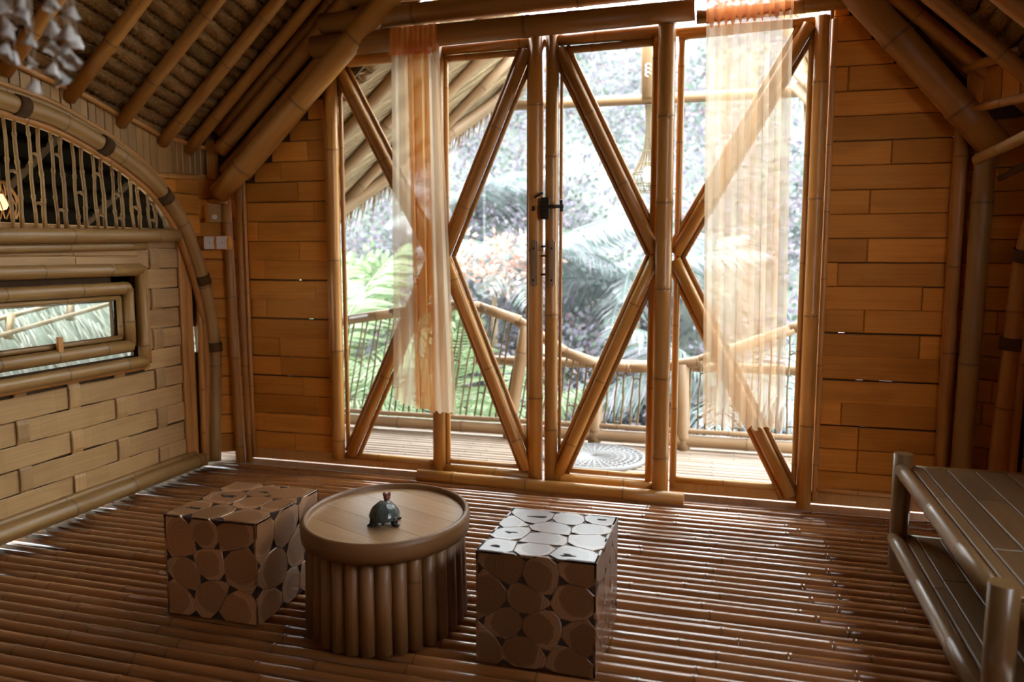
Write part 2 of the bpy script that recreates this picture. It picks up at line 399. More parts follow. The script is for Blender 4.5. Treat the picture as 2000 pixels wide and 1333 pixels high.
# ------------------------------------------------------------------ plank walls
def plank_row(parent, O, ang, s0, s1, z, h, mat='plank', t=0.014):
    if s1 - s0 < 0.03: return
    cuts = [s0]
    if s1 - s0 > 0.3 and R.random() < 0.75:
        cuts.append(s0 + (s1 - s0) * R.choice([0.12, 0.2, 0.35, 0.5, 0.62, 0.8]))
    if s1 - s0 > 1.6:
        cuts = [s0]; s = s0 + R.uniform(0.4, 1.2)
        while s < s1 - 0.3: cuts.append(s); s += R.uniform(0.8, 1.4)
    cuts.append(s1)
    for a, b in zip(cuts, cuts[1:]):
        hh = h - R.uniform(0.002, 0.006)
        me = slab_mesh(b - a - 0.002, hh, t, 0.004)
        d = R.uniform(0, 0.005)
        c, s = math.cos(ang), math.sin(ang)
        p = (O[0] + c * a + s * d, O[1] + s * a - c * d, z)
        add('plank', me, mat, parent, p, (R.uniform(-0.012, 0.012), R.uniform(-0.003, 0.003), ang))

# back wall: backing sheet in rows; narrow slits left where daylight comes through
def zcapL(x): return 1.80 + (x + 2.84) * 0.95
def zcapR(x): return 1.97 - (x - 0.947) * 1.13
bw = Boxes()
PITCH = 0.118
slits = {(0, 7): [(0.42, 0.455), ], (0, 5): [(0.28, 0.31)], (0, 4): [(0.26, 0.30)], (0, 9): [(0.36, 0.38)], (1, 5): [(0.19, 0.225), (0.3, 0.36)], (1, 3): [(0.22, 0.25)], (1, 7): [(0.1, 0.13)]}
for side, (xa, xb) in enumerate(((-2.93, -2.32), (0.385, 1.0))):
    for k in range(21):
        z0 = 0.08 + k * PITCH; z1 = z0 + PITCH
        if side == 0:
            a, b = max(xa, -2.84 + (z1 - 1.80) / 0.95), xb
        else:
            a, b = xa, min(xb, 0.947 - (z1 - 1.97) / 1.13)
        if b - a < 0.02: continue
        sl = slits.get((side, k))
        gap = 0.006 if sl else 0.0
        bw.box(a, b, YB + 0.016, YB + 0.03, z0 + gap, z1)
        if sl:
            x = a
            for (u, v) in sl:
                bw.box(x, xa + u, YB + 0.016, YB + 0.03, z0, z0 + gap); x = xa + v
            bw.box(x, b, YB + 0.016, YB + 0.03, z0, z0 + gap)
for i in range(40):
    for sgn in (1, -1):
        xa = (XL + 0.055 * i) if sgn == 1 else (XR - 0.055 * i); xb = xa + sgn * 0.056
        if (sgn == 1 and xb > XM) or (sgn == -1 and xb < XM): continue
        cap = (lambda x: max(1.70, zcapL(x) - 0.13)) if sgn == 1 else (lambda x: max(1.85, zcapR(x) - 0.13))
        top = (lambda x: 2.02 + (x - XL) * 0.9) if sgn == 1 else (lambda x: 2.02 + (XR - x) * 0.9)
        if top(xb) > cap(xb): bw.quadprism([(xa, YB + 0.012, cap(xa)), (xb, YB + 0.012, cap(xb)), (xb, YB + 0.012, top(xb)), (xa, YB + 0.012, top(xa))], (0, 0.016, 0))
wall_back = tag(add('wall_back', bw.mesh(), 'backing'), 'end wall of horizontal bamboo planks on both sides of the doors', 'wall', kind='structure')
for side, (xa, xb) in enumerate(((-2.90, -2.33), (0.40, 0.97))):
    for k in range(21):
        z0 = 0.08 + k * PITCH; zc = z0 + PITCH * 0.6
        a, b = xa, xb
        if side == 0: a = max(xa, -2.84 + (zc - 1.80) / 0.95)
        else: b = min(xb, 0.947 - (zc - 1.97) / 1.13)
        plank_row(wall_back, (0, YB), 0, a, b, z0 + (0.005 if (side, k) in slits else 0.0), PITCH)

# corner panel between left wall and back wall, and its twin on the right
cl = add('wall_corner_left', Boxes().quadprism([(-3.165, 4.10, 0.06), (-2.965, 4.215, 0.06), (-2.965, 4.215, 1.75), (-3.165, 4.10, 1.75)], (-0.012, 0.016, 0)).mesh(), 'backing')
tag(cl, 'narrow angled corner panel of short bamboo planks left of the end wall', 'wall', kind='structure')
for k in range(14): plank_row(cl, (-3.165, 4.085), rad(31), 0.0, 0.235, 0.06 + k * 0.121, 0.121)
cr = add('wall_corner_right', Boxes().quadprism([(0.99, 4.215, 0.06), (1.26, 4.045, 0.06), (1.26, 4.045, 2.1), (0.99, 4.215, 2.1)], (0.012, 0.016, 0)).mesh(), 'backing')
tag(cr, 'narrow angled corner panel of short bamboo planks right of the end wall', 'wall', kind='structure')
for k in range(17): plank_row(cr, (0.99, 4.2), rad(-32), 0.0, 0.31, 0.06 + k * 0.109, 0.109)

# ------------------------------------------------------------------ left wall: woven lower half, window, spandrel, frieze
WY0, WY1, WZ0, WZ1 = 2.05, 3.386, 0.872, 1.058
lw = Boxes()
lw.box(XL - 0.04, XL - 0.02, WY0 - 0.06, 3.53, 0.74, 0.744).box(XL - 0.04, XL - 0.02, WY0 - 0.06, 3.53, 0.766, WZ0 - 0.01).box(XL - 0.04, XL - 0.02, WY0 - 0.06, 3.53, WZ1 + 0.01, 1.20)
lw.box(XL - 0.04, XL - 0.02, WY0 - 0.06, WY0 - 0.01, 0.766, 1.20).box(XL - 0.04, XL - 0.02, WY1 + 0.01, 3.53, 0.766, 1.20)
lw.box(XL - 0.04, XL - 0.02, 3.90, 4.2, 0.03, 0.70).box(XL - 0.04, XL - 0.02, 3.90, 4.2, 0.86, 1.40).box(XL - 0.04, XL - 0.02, YF, 3.92, 0.05, 0.74).box(XL - 0.04, XL - 0.02, YF, WY0 - 0.06, 0.74, 1.36).box(XL - 0.04, XL - 0.02, 3.53, 3.92, 0.74, 1.40).box(XL - 0.04, XL - 0.02, WY0 - 0.06, 3.53, 1.20, 1.36)
yy = YF
while yy < 4.2:
    y2 = min(yy + 0.06, 4.2)
    def lo(v):
        if v < 0.5: return 1.36
        return max(arch_z(v) - 0.02, 0.3) if v <= 4.06 else 0.3
    lw.quadprism([(XL - 0.04, yy, lo(yy)), (XL - 0.04, y2, lo(y2)), (XL - 0.04, y2, zt(y2) + 0.12), (XL - 0.04, yy, zt(yy) + 0.12)], (0.02, 0, 0))
    yy = y2
wall_left = tag(add('wall_left', lw.mesh(), 'backing'), 'left side wall of woven bamboo under an arched screen', 'wall', kind='structure')

def weave_strip(length, width, period, phase, amp, t=0.006, thick_axis='h'):
    """flat strip along local x, waving in y (front is -y); width along z"""
    n = max(4, int(length / 0.03)); V = []; F = []; U = []
    for i in range(n + 1):
        x = length * i / n
        s = math.sin(math.pi * (x / period) + phase); d = -amp * max(-1, min(1, s * 2.2))
        b = 0.004
        V += [(x, d + b, 0), (x, d, b), (x, d, width - b), (x, d + b, width), (x, d + t, width), (x, d + t, 0)]
    for i in range(n):
        for j in range(6):
            j2 = (j + 1) % 6; q = (i * 6 + j, (i + 1) * 6 + j, (i + 1) * 6 + j2, i * 6 + j2)
            F.append(q); U.append([(V[k][2] + V[k][1], V[k][0]) for k in q])
    F.append((0, 1, 2, 3, 4, 5)); U.append([(V[k][2], 0) for k in range(6)])
    e = n * 6; F.append((e + 5, e + 4, e + 3, e + 2, e + 1, e)); U.append([(V[k][2], 0) for k in range(e, e + 6)])
    return build(V, F, U, None, False)
VS = 0.303; VY0 = 2.79            # spacing of the upright strips
HP = 0.1135
def clear_window(z0, z1):
    return z1 < 0.73 or z0 > 1.20
for k in range(12):
    z0 = 0.085 + k * HP
    spans = [(YF + 0.02, 3.88)] if clear_window(z0, z0 + HP) else [(YF + 0.02, WY0 - 0.12), (3.575, 3.88)]
    for a, b in spans:
        # horizontal strip passes over upright j when (k + j) is even
        ph = math.pi * ((a - VY0) / VS) + math.pi / 2 + (math.pi if k % 2 else 0)
        me = weave_strip(b - a, HP - 0.004, VS, ph, 0.0055)
        add('weave_strip', me, 'weave', wall_left, (XL + 0.004, a, z0), (0, R.uniform(-0.0006, 0.0006), math.pi / 2))
for j in range(-13, 4):
    yc = VY0 + j * VS
    if yc < YF + 0.1: continue
    spans = [(0.06, 1.40)] if (yc > 3.56 or yc < WY0 - 0.1) else [(0.06, 0.725), (1.20, 1.40)]
    w = 0.08 + R.uniform(-0.012, 0.012)
    for a, b in spans:
        # upright strip: local x -> world z ; built by rotating the strip
        ph = math.pi * ((a - 0.085 - HP / 2) / HP) - math.pi / 2 + (math.pi if j % 2 else 0)
        me = weave_strip(b - a, w, HP, ph, 0.0065)
        rot = Matrix(((0, -1, 0), (0, 0, -1), (1, 0, 0)))
        add('weave_strip', me, 'weave', wall_left, (XL + 0.005, yc + w / 2, a), rot)
# edge posts of the woven panel
for yy_, w in ((3.885, 0.05), (3.94, 0.045)):
    me = slab_mesh(w, 1.36 if yy_ < 3.9 else 1.28, 0.02, 0.006, 'z')
    add('edge_strip', me, 'strip', wall_left, (XL + 0.02, yy_, 0.04), (0, 0, math.pi / 2))
pole('edge_pole', (XL + 0.03, 4.015, 0.0), (XL + 0.03, 4.03, 1.02), 0.020, None, 'pole', wall_left)

# spandrel planks beyond the arch
z = 0.95
while z < 1.70:
    ys = 4.19
    for q in range(60):
        v = 3.6 + q * 0.01
        if arch_z(v) < z + 0.05: ys = v; break
    plank_row(wall_left, (XL + 0.012, 0), math.pi / 2, ys - 0.01, 4.19, z, 0.118)
    z += 0.118
pole('spandrel_rail', (XL + 0.03, 3.70, 1.735), (XL + 0.03, 4.19, 1.765), 0.018, None, 'strip', wall_left)

# frieze of short upright slats under the rafters
yy = 1.2
while yy < 4.17:
    w = 0.056 + R.uniform(-0.008, 0.008)
    zb = max(arch_z(yy) + 0.04, arch_z(yy + w) + 0.04, 1.755 if yy > 3.66 else 0)
    ztop = zt(yy + w / 2) + 0.05
    if ztop - zb > 0.02:
        add('frieze_slat', slab_mesh(w - 0.003, ztop - zb, 0.012, 0.003, 'z'), 'pole_olive', wall_left, (XL + 0.018 + R.uniform(-0.003, 0.003), yy, zb), (0, 0, math.pi / 2))
    yy += w
cuts = [1.2, 2.81, 3.155, 3.48, 3.78, 4.02, 4.19]
for a, b in zip(cuts, cuts[1:]):
    pole('frieze_rail', (XL + 0.03, a + 0.03, zt(a) + 0.035), (XL + 0.03, b - 0.03, zt(b) + 0.035), 0.014, None, 'strip', wall_left, nodes=False, n=8)

# baseboard pole of the left wall
pole('baseboard_left', (XL + 0.035, YF, 0.055), (XL + 0.035, 3.98, 0.045), 0.042, None, 'pole_olive', None, 0.45)
tag(bpy.data.objects['baseboard_left'], 'long round bamboo pole at the foot of the woven left wall', 'baseboard', kind='structure')
pole('ledge_strip', (XL + 0.01, YF, 0.098), (XL + 0.01, 3.95, 0.09), 0.02, None, 'pole_olive', bpy.data.objects['baseboard_left'], 0.5)

# ------------------------------------------------------------------ left window (framed slot)
win3 = empty('window_3', (XL, 2.7, WZ0), 'low wide slot window in a stepped bamboo pole frame, left wall', 'window', kind='structure')
def frame_pole(nm, y0, z0, y1, z1, r, x, mat='pole_olive', sp=0.38): pole(nm, (x, y0, z0), (x, y1, z1), r, None, mat, win3, sp)
for (d, r, x, nm) in ((0.014, 0.014, XL + 0.02, 'inner_frame'), (0.062, 0.033, XL + 0.035, 'frame_pole'), (0.15, 0.033, XL + 0.045, 'outer_frame')):
    dz = 0.0 if d < 0.1 else -0.008
    frame_pole(nm, WY0 - d, WZ0 - d + dz, WY1 + d, WZ0 - d + dz, r, x)
    frame_pole(nm, WY0 - d, WZ1 + d - dz, WY1 + d, WZ1 + d - dz, r, x)
    frame_pole(nm, WY1 + d, WZ0 - d, WY1 + d, WZ1 + d, r * 0.92, x)
    frame_pole(nm, WY0 - d, WZ0 - d, WY0 - d, WZ1 + d, r * 0.92, x)
frame_pole('frame_strip', 3.575, 0.70, 3.575, 1.235, 0.016, XL + 0.04, 'strip')
frame_pole('frame_strip', WY0 - 0.2, 0.685, 3.575, 0.685, 0.018, XL + 0.03, 'strip')
box('pane', (XL - 0.008, XL - 0.003, WY0, WY1, WZ0, WZ1), 'glass', win3)
box('latch', (XL + 0.045, XL + 0.06, 2.96, 2.995, 0.83, 0.905), 'strip', win3, 0.003)
# planks between window frame and the beam above
for k in range(2):
    plank_row(wall_left, (XL + 0.014, 0), math.pi / 2, WY0 - 0.1, 3.56, 1.235 + k * 0.055, 0.056, 'weave')

# ------------------------------------------------------------------ arch frame, transom beam and baluster screen
arch = empty('trim_1', (XL + 0.05, 4.07, 0), 'curved bamboo arch tied with dark lashings over the left wall', 'arch frame', kind='structure')
def arch_path(off, x, y_from=2.3):
    pts = []
    full = [(4.6 - a, b) for a, b in reversed(ARCH[1:])] + ARCH
    for i, (a, b) in enumerate(full):
        p = full[max(0, i - 1)]; q = full[min(len(full) - 1, i + 1)]
        t = Vector((q[0] - p[0], q[1] - p[1])).normalized(); nrm = Vector((-t.y, t.x))
        pts.append((x, a + nrm.x * off, b + nrm.y * off))
    return pts
curve_pole('arch_pole', arch_path(0.0, XL + 0.06), 0.040, None, 'pole_olive', arch, 0.5, 14)
curve_pole('arch_pole', arch_path(0.05, XL + 0.045), 0.017, None, 'pole_olive', arch, 0.45)
curve_pole('arch_pole', arch_path(0.08, XL + 0.03), 0.014, None, 'strip', arch, 0.45)
curve_pole('arch_pole', arch_path(-0.05, XL + 0.04), 0.020, None, 'pole_dark', arch, 0.45)
full = arch_path(0.0, XL + 0.06)
dense = catmull(full, 8)
def lash_at(y, zmin=0.0):
    best = min((p for p in dense if p.y > 2.3), key=lambda p: abs(p.y - y[0]) + abs(p.z - y[1]))
    i = dense.index(best); t = (dense[i + 1] - dense[i - 1]).normalized()
    a = best - t * 0.028; b = best + t * 0.028
    pole('lashing', a, b, 0.049, None, 'lash', arch, nodes=False)
for q in ((2.85, 1.955), (3.30, 1.852), (3.735, 1.62), (4.03, 1.14), (4.107, 0.72)): lash_at(q)
beam = pole('trim_2', (XL + 0.055, 0.6, 1.33), (XL + 0.055, 3.83, 1.405), 0.036, None, 'pole_olive', None, 0.5)
tag(beam, 'horizontal bamboo beam under the arched baluster screen', 'beam', kind='structure')
pole('under_rail', (XL + 0.03, 0.6, 1.272), (XL + 0.03, 3.6, 1.345), 0.024, None, 'pole_olive', beam, 0.5)

def ladder_twin(name, parent, p0, p1, q0, q1, mat, r=0.0085, rungs=(0.3, 0.7), x=None):
    """two thin stems joined by short bridges: one mesh"""
    V = []; F = []; U = []
    def app(me):
        o = len(V); V.extend([tuple(v.co) for v in me.vertices])
        ul = me.uv_layers[0].data
        for p in me.polygons:
            F.append(tuple(i + o for i in p.vertices)); U.append([tuple(ul[l].uv) for l in p.loop_indices])
        bpy.data.meshes.remove(me)
    o = Vector(p0)
    def bow(a, b, s):
        a = Vector(a) - o; b = Vector(b) - o; d = (Vector(q0) - Vector(p0)).normalized() * s
        out = []
        for i in range(7):
            t = i / 6; out.append(tuple(a.lerp(b, t) + d * math.sin(t * math.pi * 3 + 0.5)))
        return out
    SEED[0] += 1
    app(tube_mesh(bow(p0, p1, 0.004), r, r * 0.9, 6, 0.16, SEED[0], bulge=0.35))
    app(tube_mesh(bow(q0, q1, -0.004), r * 1.25, r, 6, 0.16, SEED[0] + 5000, bulge=0.3))
    for t in rungs:
        a = Vector(p0).lerp(Vector(p1), t) - o; b = Vector(q0).lerp(Vector(q1), t) - o
        m = (a + b) / 2 + Vector((0, 0, 0.008))
        app(tube_mesh([tuple(a), tuple(m), tuple(b)], r * 0.9, r * 0.9, 6, nodes=False))
    return add(name, build(V, F, U), mat, parent, o)
scr = empty('window_4', (XL, 2.3, 1.4), 'arched screen of thin paired bamboo stems above the left beam', 'screen', kind='structure')
yy = 0.95; j = 0
while yy < 3.78:
    g = 0.052
    zb = interp([(0.6, 1.35), (3.83, 1.425)], yy)
    za, zb2 = arch_z(yy) - 0.055, arch_z(yy + g) - 0.055
    if min(za, zb2) > zb + 0.06:
        ladder_twin('baluster', scr, (XL + 0.04, yy, zb), (XL + 0.04, yy - 0.012, za), (XL + 0.04, yy + g, zb), (XL + 0.04, yy + g - 0.012, zb2), 'pole_olive', 0.0085, [R.uniform(0.12, 0.3), R.uniform(0.55, 0.9)] if j % 3 else [R.uniform(0.4, 0.6)])
    yy += 0.122; j += 1

# eave behind the screen (thatch underside, its shade painted near-black) with its wicker lamp
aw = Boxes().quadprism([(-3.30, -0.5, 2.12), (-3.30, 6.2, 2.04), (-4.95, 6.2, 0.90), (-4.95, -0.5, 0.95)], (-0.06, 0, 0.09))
eave = tag(add('side_eave', aw.mesh(), 'underlay'), 'thatched eave painted shade-dark outside the arched screen on the left', 'eave')
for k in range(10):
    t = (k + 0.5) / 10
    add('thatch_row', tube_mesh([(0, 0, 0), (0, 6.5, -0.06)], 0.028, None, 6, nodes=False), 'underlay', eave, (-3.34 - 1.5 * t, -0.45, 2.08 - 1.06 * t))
for k in range(8):
    y_ = 0.4 + k * 0.75
    pole('eave_pole', (-3.32, y_, 2.03), (-4.85, y_, 0.94), 0.02, None, 'lash', eave)  # lashing colour used to keep these poles shade-dark
lamp2 = empty('wicker_lamp', (-3.62, 3.16, 1.50), 'small glowing wicker lamp behind the arched screen at the left edge', 'lamp')
def lathe(profile, n=20, name='lathe'):
    V = []; F = []; U = []
    for r, z in profile:
        for j in range(n):
            a = 2 * math.pi * j / n; V.append((r * math.cos(a), r * math.sin(a), z))
    for i in range(len(profile) - 1):
        for j in range(n):
            j2 = (j + 1) % n; F.append((i * n + j, i * n + j2, (i + 1) * n + j2, (i + 1) * n + j))
            U.append(((j / n, profile[i][1]), ((j + 1) / n, profile[i][1]), ((j + 1) / n, profile[i + 1][1]), (j / n, profile[i + 1][1])))
    return build(V, F, U)
for k in range(14):
    a = 2 * math.pi * k / 14
    pts = [(0.02 * math.cos(a), 0.02 * math.sin(a), 0.17), (0.06 * math.cos(a + .3), 0.06 * math.sin(a + .3), 0.11), (0.08 * math.cos(a + .6), 0.08 * math.sin(a + .6), 0.04), (0.06 * math.cos(a + .8), 0.06 * math.sin(a + .8), -0.02)]
    curve_pole('shade_strand', [tuple(Vector(p) + Vector((-3.62, 3.16, 1.50))) for p in pts], 0.0035, None, 'strip', lamp2, n=5, nodes=False)
add('bulb', lathe([(0.001, -0.03), (0.02, -0.022), (0.03, 0), (0.022, 0.025), (0.012, 0.05), (0.001, 0.055)], 14), 'bulb_dim', lamp2, (-3.62, 3.16, 1.55))
pole('cord', (-3.62, 3.16, 1.67), (-3.62, 3.16, 1.86), 0.004, None, 'iron', lamp2, n=6, nodes=False)

# ------------------------------------------------------------------ posts around the end wall
def trim(name, label, cat='post'):
    return empty(name, (0, YB, 0), label, cat, kind='structure')
tp = trim('trim_3', 'slim bamboo corner posts at the left end of the plank wall')
pole('post', (-2.985, 4.16, 0), (-3.02, 4.16, 1.69), 0.030, None, 'pole_dark', tp, 0.5)
pole('post', (-2.925, 4.165, 0), (-2.935, 4.165, 1.74), 0.021, None, 'pole_dark', tp, 0.5)
pole('batten', (-2.898, 4.18, 0.03), (-2.905, 4.18, 1.82), 0.012, None, 'strip', tp, 0.5)
pole('peg', (-3.03, 4.13, 1.735), (-2.90, 4.13, 1.70), 0.010, None, 'strip', tp, nodes=False, n=8)
pole('peg', (-2.965, 4.12, 1.80), (-2.865, 4.12, 1.765), 0.010, None, 'strip', tp, nodes=False, n=8)
pole('peg', (-3.10, 4.10, 1.625), (-2.985, 4.12, 1.615), 0.016, None, 'strip', tp, nodes=False, n=8)
tp = trim('trim_4', 'bamboo corner posts at the right end of the plank wall')
pole('post', (0.978, 4.16, 0), (0.975, 4.16, 1.93), 0.030, None, 'pole_dark', tp, 0.5)
pole('post', (1.035, 4.08, 0), (1.055, 4.07, 1.80), 0.046, None, 'pole_olive', tp, 0.62)
pole('batten', (0.957, 4.185, 0.03), (0.955, 4.185, 1.9), 0.010, None, 'strip', tp, 0.5)
tp = trim('trim_5', 'dark lashed bamboo arch leg at the right edge of the room', 'arch frame')
curve_pole('arch_pole', [(1.165, 4.0, 0), (1.172, 4.0, 0.4), (1.19, 3.99, 0.85), (1.20, 3.96, 1.25), (1.215, 3.86, 1.5), (1.23, 3.7, 1.70), (1.23, 3.4, 1.85), (1.23, 2.9, 1.95), (1.23, 2.3, 1.99)], 0.042, None, 'pole_dark', tp, 0.45)
curve_pole('arch_pole', [(1.215, 3.98, 0), (1.22, 3.98, 0.5), (1.23, 3.94, 1.1), (1.24, 3.8, 1.5), (1.24, 3.4, 1.78), (1.24, 2.3, 1.92)], 0.022, None, 'pole_dark', tp, 0.45)
pole('lashing', (1.186, 3.992, 0.87), (1.189, 3.99, 0.925), 0.052, None, 'lash', tp, nodes=False)
pole('lashing', (1.20, 3.95, 1.27), (1.203, 3.935, 1.32), 0.052, None, 'lash', tp, nodes=False)
hp = empty('hanging_pole', (1.0, 3.9, 1.72), 'pale bamboo pole end jutting in beside the right corner post', 'pole')
pole('pole_end', (0.985, 3.93, 1.712), (1.09, 2.9, 1.79), 0.023, None, 'pole_olive', hp, 0.35)
hp = empty('dark_peg', (1.09, 3.9, 1.64), 'dark wooden hook pegs on the right corner panel', 'peg')
pole('peg', (1.085, 3.95, 1.632), (1.15, 3.3, 1.70), 0.013, None, 'lash', hp, nodes=False)
pole('peg', (1.125, 3.95, 1.665), (1.16, 3.4, 1.71), 0.009, None, 'lash', hp, nodes=False)

# right side wall (mostly outside the picture)
RO = (1.0, 2.4, 1.42, 2.0)        # unglazed opening, twin of the arched screen
wr = Boxes().box(XR + 0.02, XR + 0.04, YF, 4.06, 0.05, RO[2]).box(XR + 0.02, XR + 0.04, YF, RO[0], RO[2], 2.2).box(XR + 0.02, XR + 0.04, RO[1], 4.06, RO[2], 2.2).box(XR + 0.02, XR + 0.04, RO[0], RO[1], RO[3], 2.2)
wall_right = tag(add('wall_right', wr.mesh(), 'backing'), 'right side wall of long bamboo planks behind the bench', 'wall', kind='structure')
for k in range(19):
    z0 = 0.05 + k * 0.112
    if z0 + 0.1 < RO[2] or z0 > RO[3] - 0.03: plank_row(wall_right, (XR + 0.015, 4.0), -math.pi / 2, 0.0, 5.25, z0, 0.112)
    else:
        plank_row(wall_right, (XR + 0.015, 4.0), -math.pi / 2, 0.0, 4.0 - RO[1], z0, 0.112); plank_row(wall_right, (XR + 0.015, 4.0), -math.pi / 2, 4.0 - RO[0], 5.25, z0, 0.112)

# wall behind the camera
wf = Boxes().box(XL, XR, YF - 0.03, YF, 0.0, 2.25)
wf.quadprism([(XL, YF, 2.2), (XR, YF, 2.2), (XM + 0.1, YF, 4.2), (XM - 0.1, YF, 4.2)], (0, -0.03, 0))
wall_front = tag(add('wall_front', wf.mesh(), 'plank'), 'plank gable wall behind the viewer', 'wall', kind='structure')

# ------------------------------------------------------------------ gable poles
AL, AR = rad(42.3), rad(130.2)
def gable(parent, x, y, z, ang, r, length, mat): 
    pole('gable_pole', (x, y, z), (x + math.cos(ang) * length, y, z + math.sin(ang) * length), r, None, mat, parent, 0.55, 14)
tg = empty('trim_6', (-3.0, 4.1, 1.7), 'sloping bundle of thick bamboo gable poles, left side of the end wall', 'gable poles', kind='structure')
gable(tg, -2.99, 4.06, 1.655, AL, 0.062, 2.85, 'pole')
gable(tg, -3.01, 4.145, 1.79, AL, 0.038, 2.8, 'pole_dark')
gable(tg, -3.02, 4.12, 1.915, AL, 0.045, 2.8, 'pole_dark')
gable(tg, -3.03, 4.14, 2.02, AL, 0.034, 2.7, 'pole_dark')
gable(tg, -2.86, 4.13, 1.755, rad(43.5), 0.030, 2.6, 'pole')
box('upright_batten', (-3.13, -3.07, 4.14, 4.17, 1.73, 1.98), 'strip', tg)
tg = empty('trim_7', (1.1, 4.1, 1.8), 'sloping bundle of thick bamboo gable poles, right side of the end wall', 'gable poles', kind='structure')
gable(tg, 1.10, 4.05, 1.76, AR, 0.068, 3.05, 'pole_dark')
gable(tg, 0.955, 4.13, 1.925, rad(131.5), 0.030, 2.9, 'pole_dark')
gable(tg, 1.015, 4.13, 2.10, AR, 0.036, 2.7, 'pole_dark')
gable(tg, 1.06, 4.12, 2.16, rad(128), 0.036, 2.6, 'pole_dark')
gable(tg, 1.13, 4.12, 2.19, rad(128), 0.036, 2.6, 'pole_dark')
pole('purlin', (0.94, 4.02, 2.12), (1.30, 3.5, 2.16), 0.022, None, 'pole', tg)
pole('purlin', (0.97, 4.02, 1.945), (1.30, 3.55, 1.95), 0.02, None, 'pole', tg)
for k in range(7):
    a = k / 7
    o = add('frieze_slat', slab_mesh(0.085, 0.16, 0.012, 0.003, 'z'), 'plank', tg, (0.955 + 0.36 * a, 4.06 - 0.5 * a, 1.955), (0, 0, rad(-54)))

# ------------------------------------------------------------------ roof: underlay, rafters, thatch rolls
LA = rad(42)
cL, sL = math.cos(LA), math.sin(LA)
run = (XM - XL) / cL
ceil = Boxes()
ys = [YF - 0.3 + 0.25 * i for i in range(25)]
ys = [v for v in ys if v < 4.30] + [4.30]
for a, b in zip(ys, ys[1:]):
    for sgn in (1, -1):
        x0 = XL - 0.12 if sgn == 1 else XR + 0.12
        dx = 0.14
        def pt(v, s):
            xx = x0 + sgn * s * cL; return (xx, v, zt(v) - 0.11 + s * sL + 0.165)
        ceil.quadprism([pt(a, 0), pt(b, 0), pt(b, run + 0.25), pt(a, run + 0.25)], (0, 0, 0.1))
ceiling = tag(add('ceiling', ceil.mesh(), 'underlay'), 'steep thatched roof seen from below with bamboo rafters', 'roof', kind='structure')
def roll_mesh(seed, y0, y1, zf, r=0.038, step=0.012, n=9):
    rg = random.Random(seed); V = []; F = []; U = []
    m = int((y1 - y0) / step); ph = rg.uniform(0, 6); nz = 0; nx = 0
    for i in range(m + 1):
        yv = y0 + (y1 - y0) * i / m
        nz = nz * 0.97 + rg.uniform(-0.0012, 0.0012); nx = nx * 0.97 + rg.uniform(-0.0012, 0.0012)
        ph += rg.uniform(-0.25, 0.25)
        rr = r * (1 + 0.10 * math.sin(yv * 7 + seed) + rg.uniform(-0.05, 0.05))
        for j in range(n):
            a = 2 * math.pi * j / n
            k = rr * (1 + 0.24 * math.sin(2 * math.pi * yv / 0.034 + 1.6 * math.sin(a + 0.5) * 2 + ph) + rg.uniform(-0.06, 0.06))
            V.append((nx + k * math.cos(a) * 1.05, yv, zf(yv) + nz + k * math.sin(a)))
    for i in range(m):
        for j in range(n):
            j2 = (j + 1) % n; F.append((i * n + j, i * n + j2, (i + 1) * n + j2, (i + 1) * n + j))
            U.append(((0.03 * j, y0 + i * step), (0.03 * (j + 1), y0 + i * step), (0.03 * (j + 1), y0 + (i + 1) * step), (0.03 * j, y0 + (i + 1) * step)))
    return build(V, F, U)
rolls = [roll_mesh(s, YF - 0.25, 4.26, lambda v: zt(v)) for s in range(5)]
k = 0; s = 0.02
while s < run + 0.1:
    for sgn in (1, -1):
        x0 = XL if sgn == 1 else XR
        off = 0.072
        x = x0 + sgn * (s * cL - off * sL); z = s * sL + off * cL
        add('thatch_roll', rolls[(k * 3 + (0 if sgn == 1 else 1)) % 5], 'thatch', ceiling, (x, 0, z + R.uniform(-0.004, 0.004)))
    s += 0.076; k += 1
RY = [-1.0, -0.55, -0.1, 0.35, 0.8, 1.25, 1.70, 2.09, 2.46, 2.81, 3.155, 3.48, 3.785, 4.0]
for v in RY:
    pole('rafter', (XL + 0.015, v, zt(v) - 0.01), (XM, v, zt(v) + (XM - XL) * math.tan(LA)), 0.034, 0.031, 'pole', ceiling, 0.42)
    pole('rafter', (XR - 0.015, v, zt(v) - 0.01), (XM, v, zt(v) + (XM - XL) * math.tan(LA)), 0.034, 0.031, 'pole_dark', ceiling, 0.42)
pole('ridge_pole', (XM, YF, 4.12), (XM, 4.3, 3.9), 0.06, None, 'pole_dark', ceiling, 0.5)

# ------------------------------------------------------------------ lintel beams, jambs, threshold
tl = empty('trim_8', (-1.2, 4.08, 2.45), 'stacked thick bamboo lintel beams above the glazed doors', 'beam', kind='structure')
pole('lintel_beam', (-2.35, 4.09, 2.46), (-0.25, 4.09, 2.492), 0.062, 0.05, 'pole_dark', tl, 0.75, 16)
pole('lintel_beam', (-2.3, 4.10, 2.585), (-0.2, 4.10, 2.625), 0.056, None, 'pole_dark', tl, 0.8, 16)
pole('lintel_beam', (-2.15, 4.12, 2.72), (0.35, 4.12, 2.735), 0.05, None, 'pole_dark', tl, 0.8, 16)
pole('lintel_rail', (-0.24, 4.09, 2.455), (0.445, 4.09, 2.47), 0.032, None, 'pole', tl, 0.5)
pole('lintel_rail', (-2.2, 4.185, 2.41), (0.34, 4.185, 2.42), 0.022, None, 'pole', tl, 0.5)
tj = empty('trim_9', (-2.28, 4.17, 0), 'round bamboo door jamb next to the left plank panel', 'jamb', kind='structure')
pole('jamb_pole', (-2.292, 4.16, 0.07), (-2.288, 4.16, 2.40), 0.036, None, 'pole', tj, 0.55)
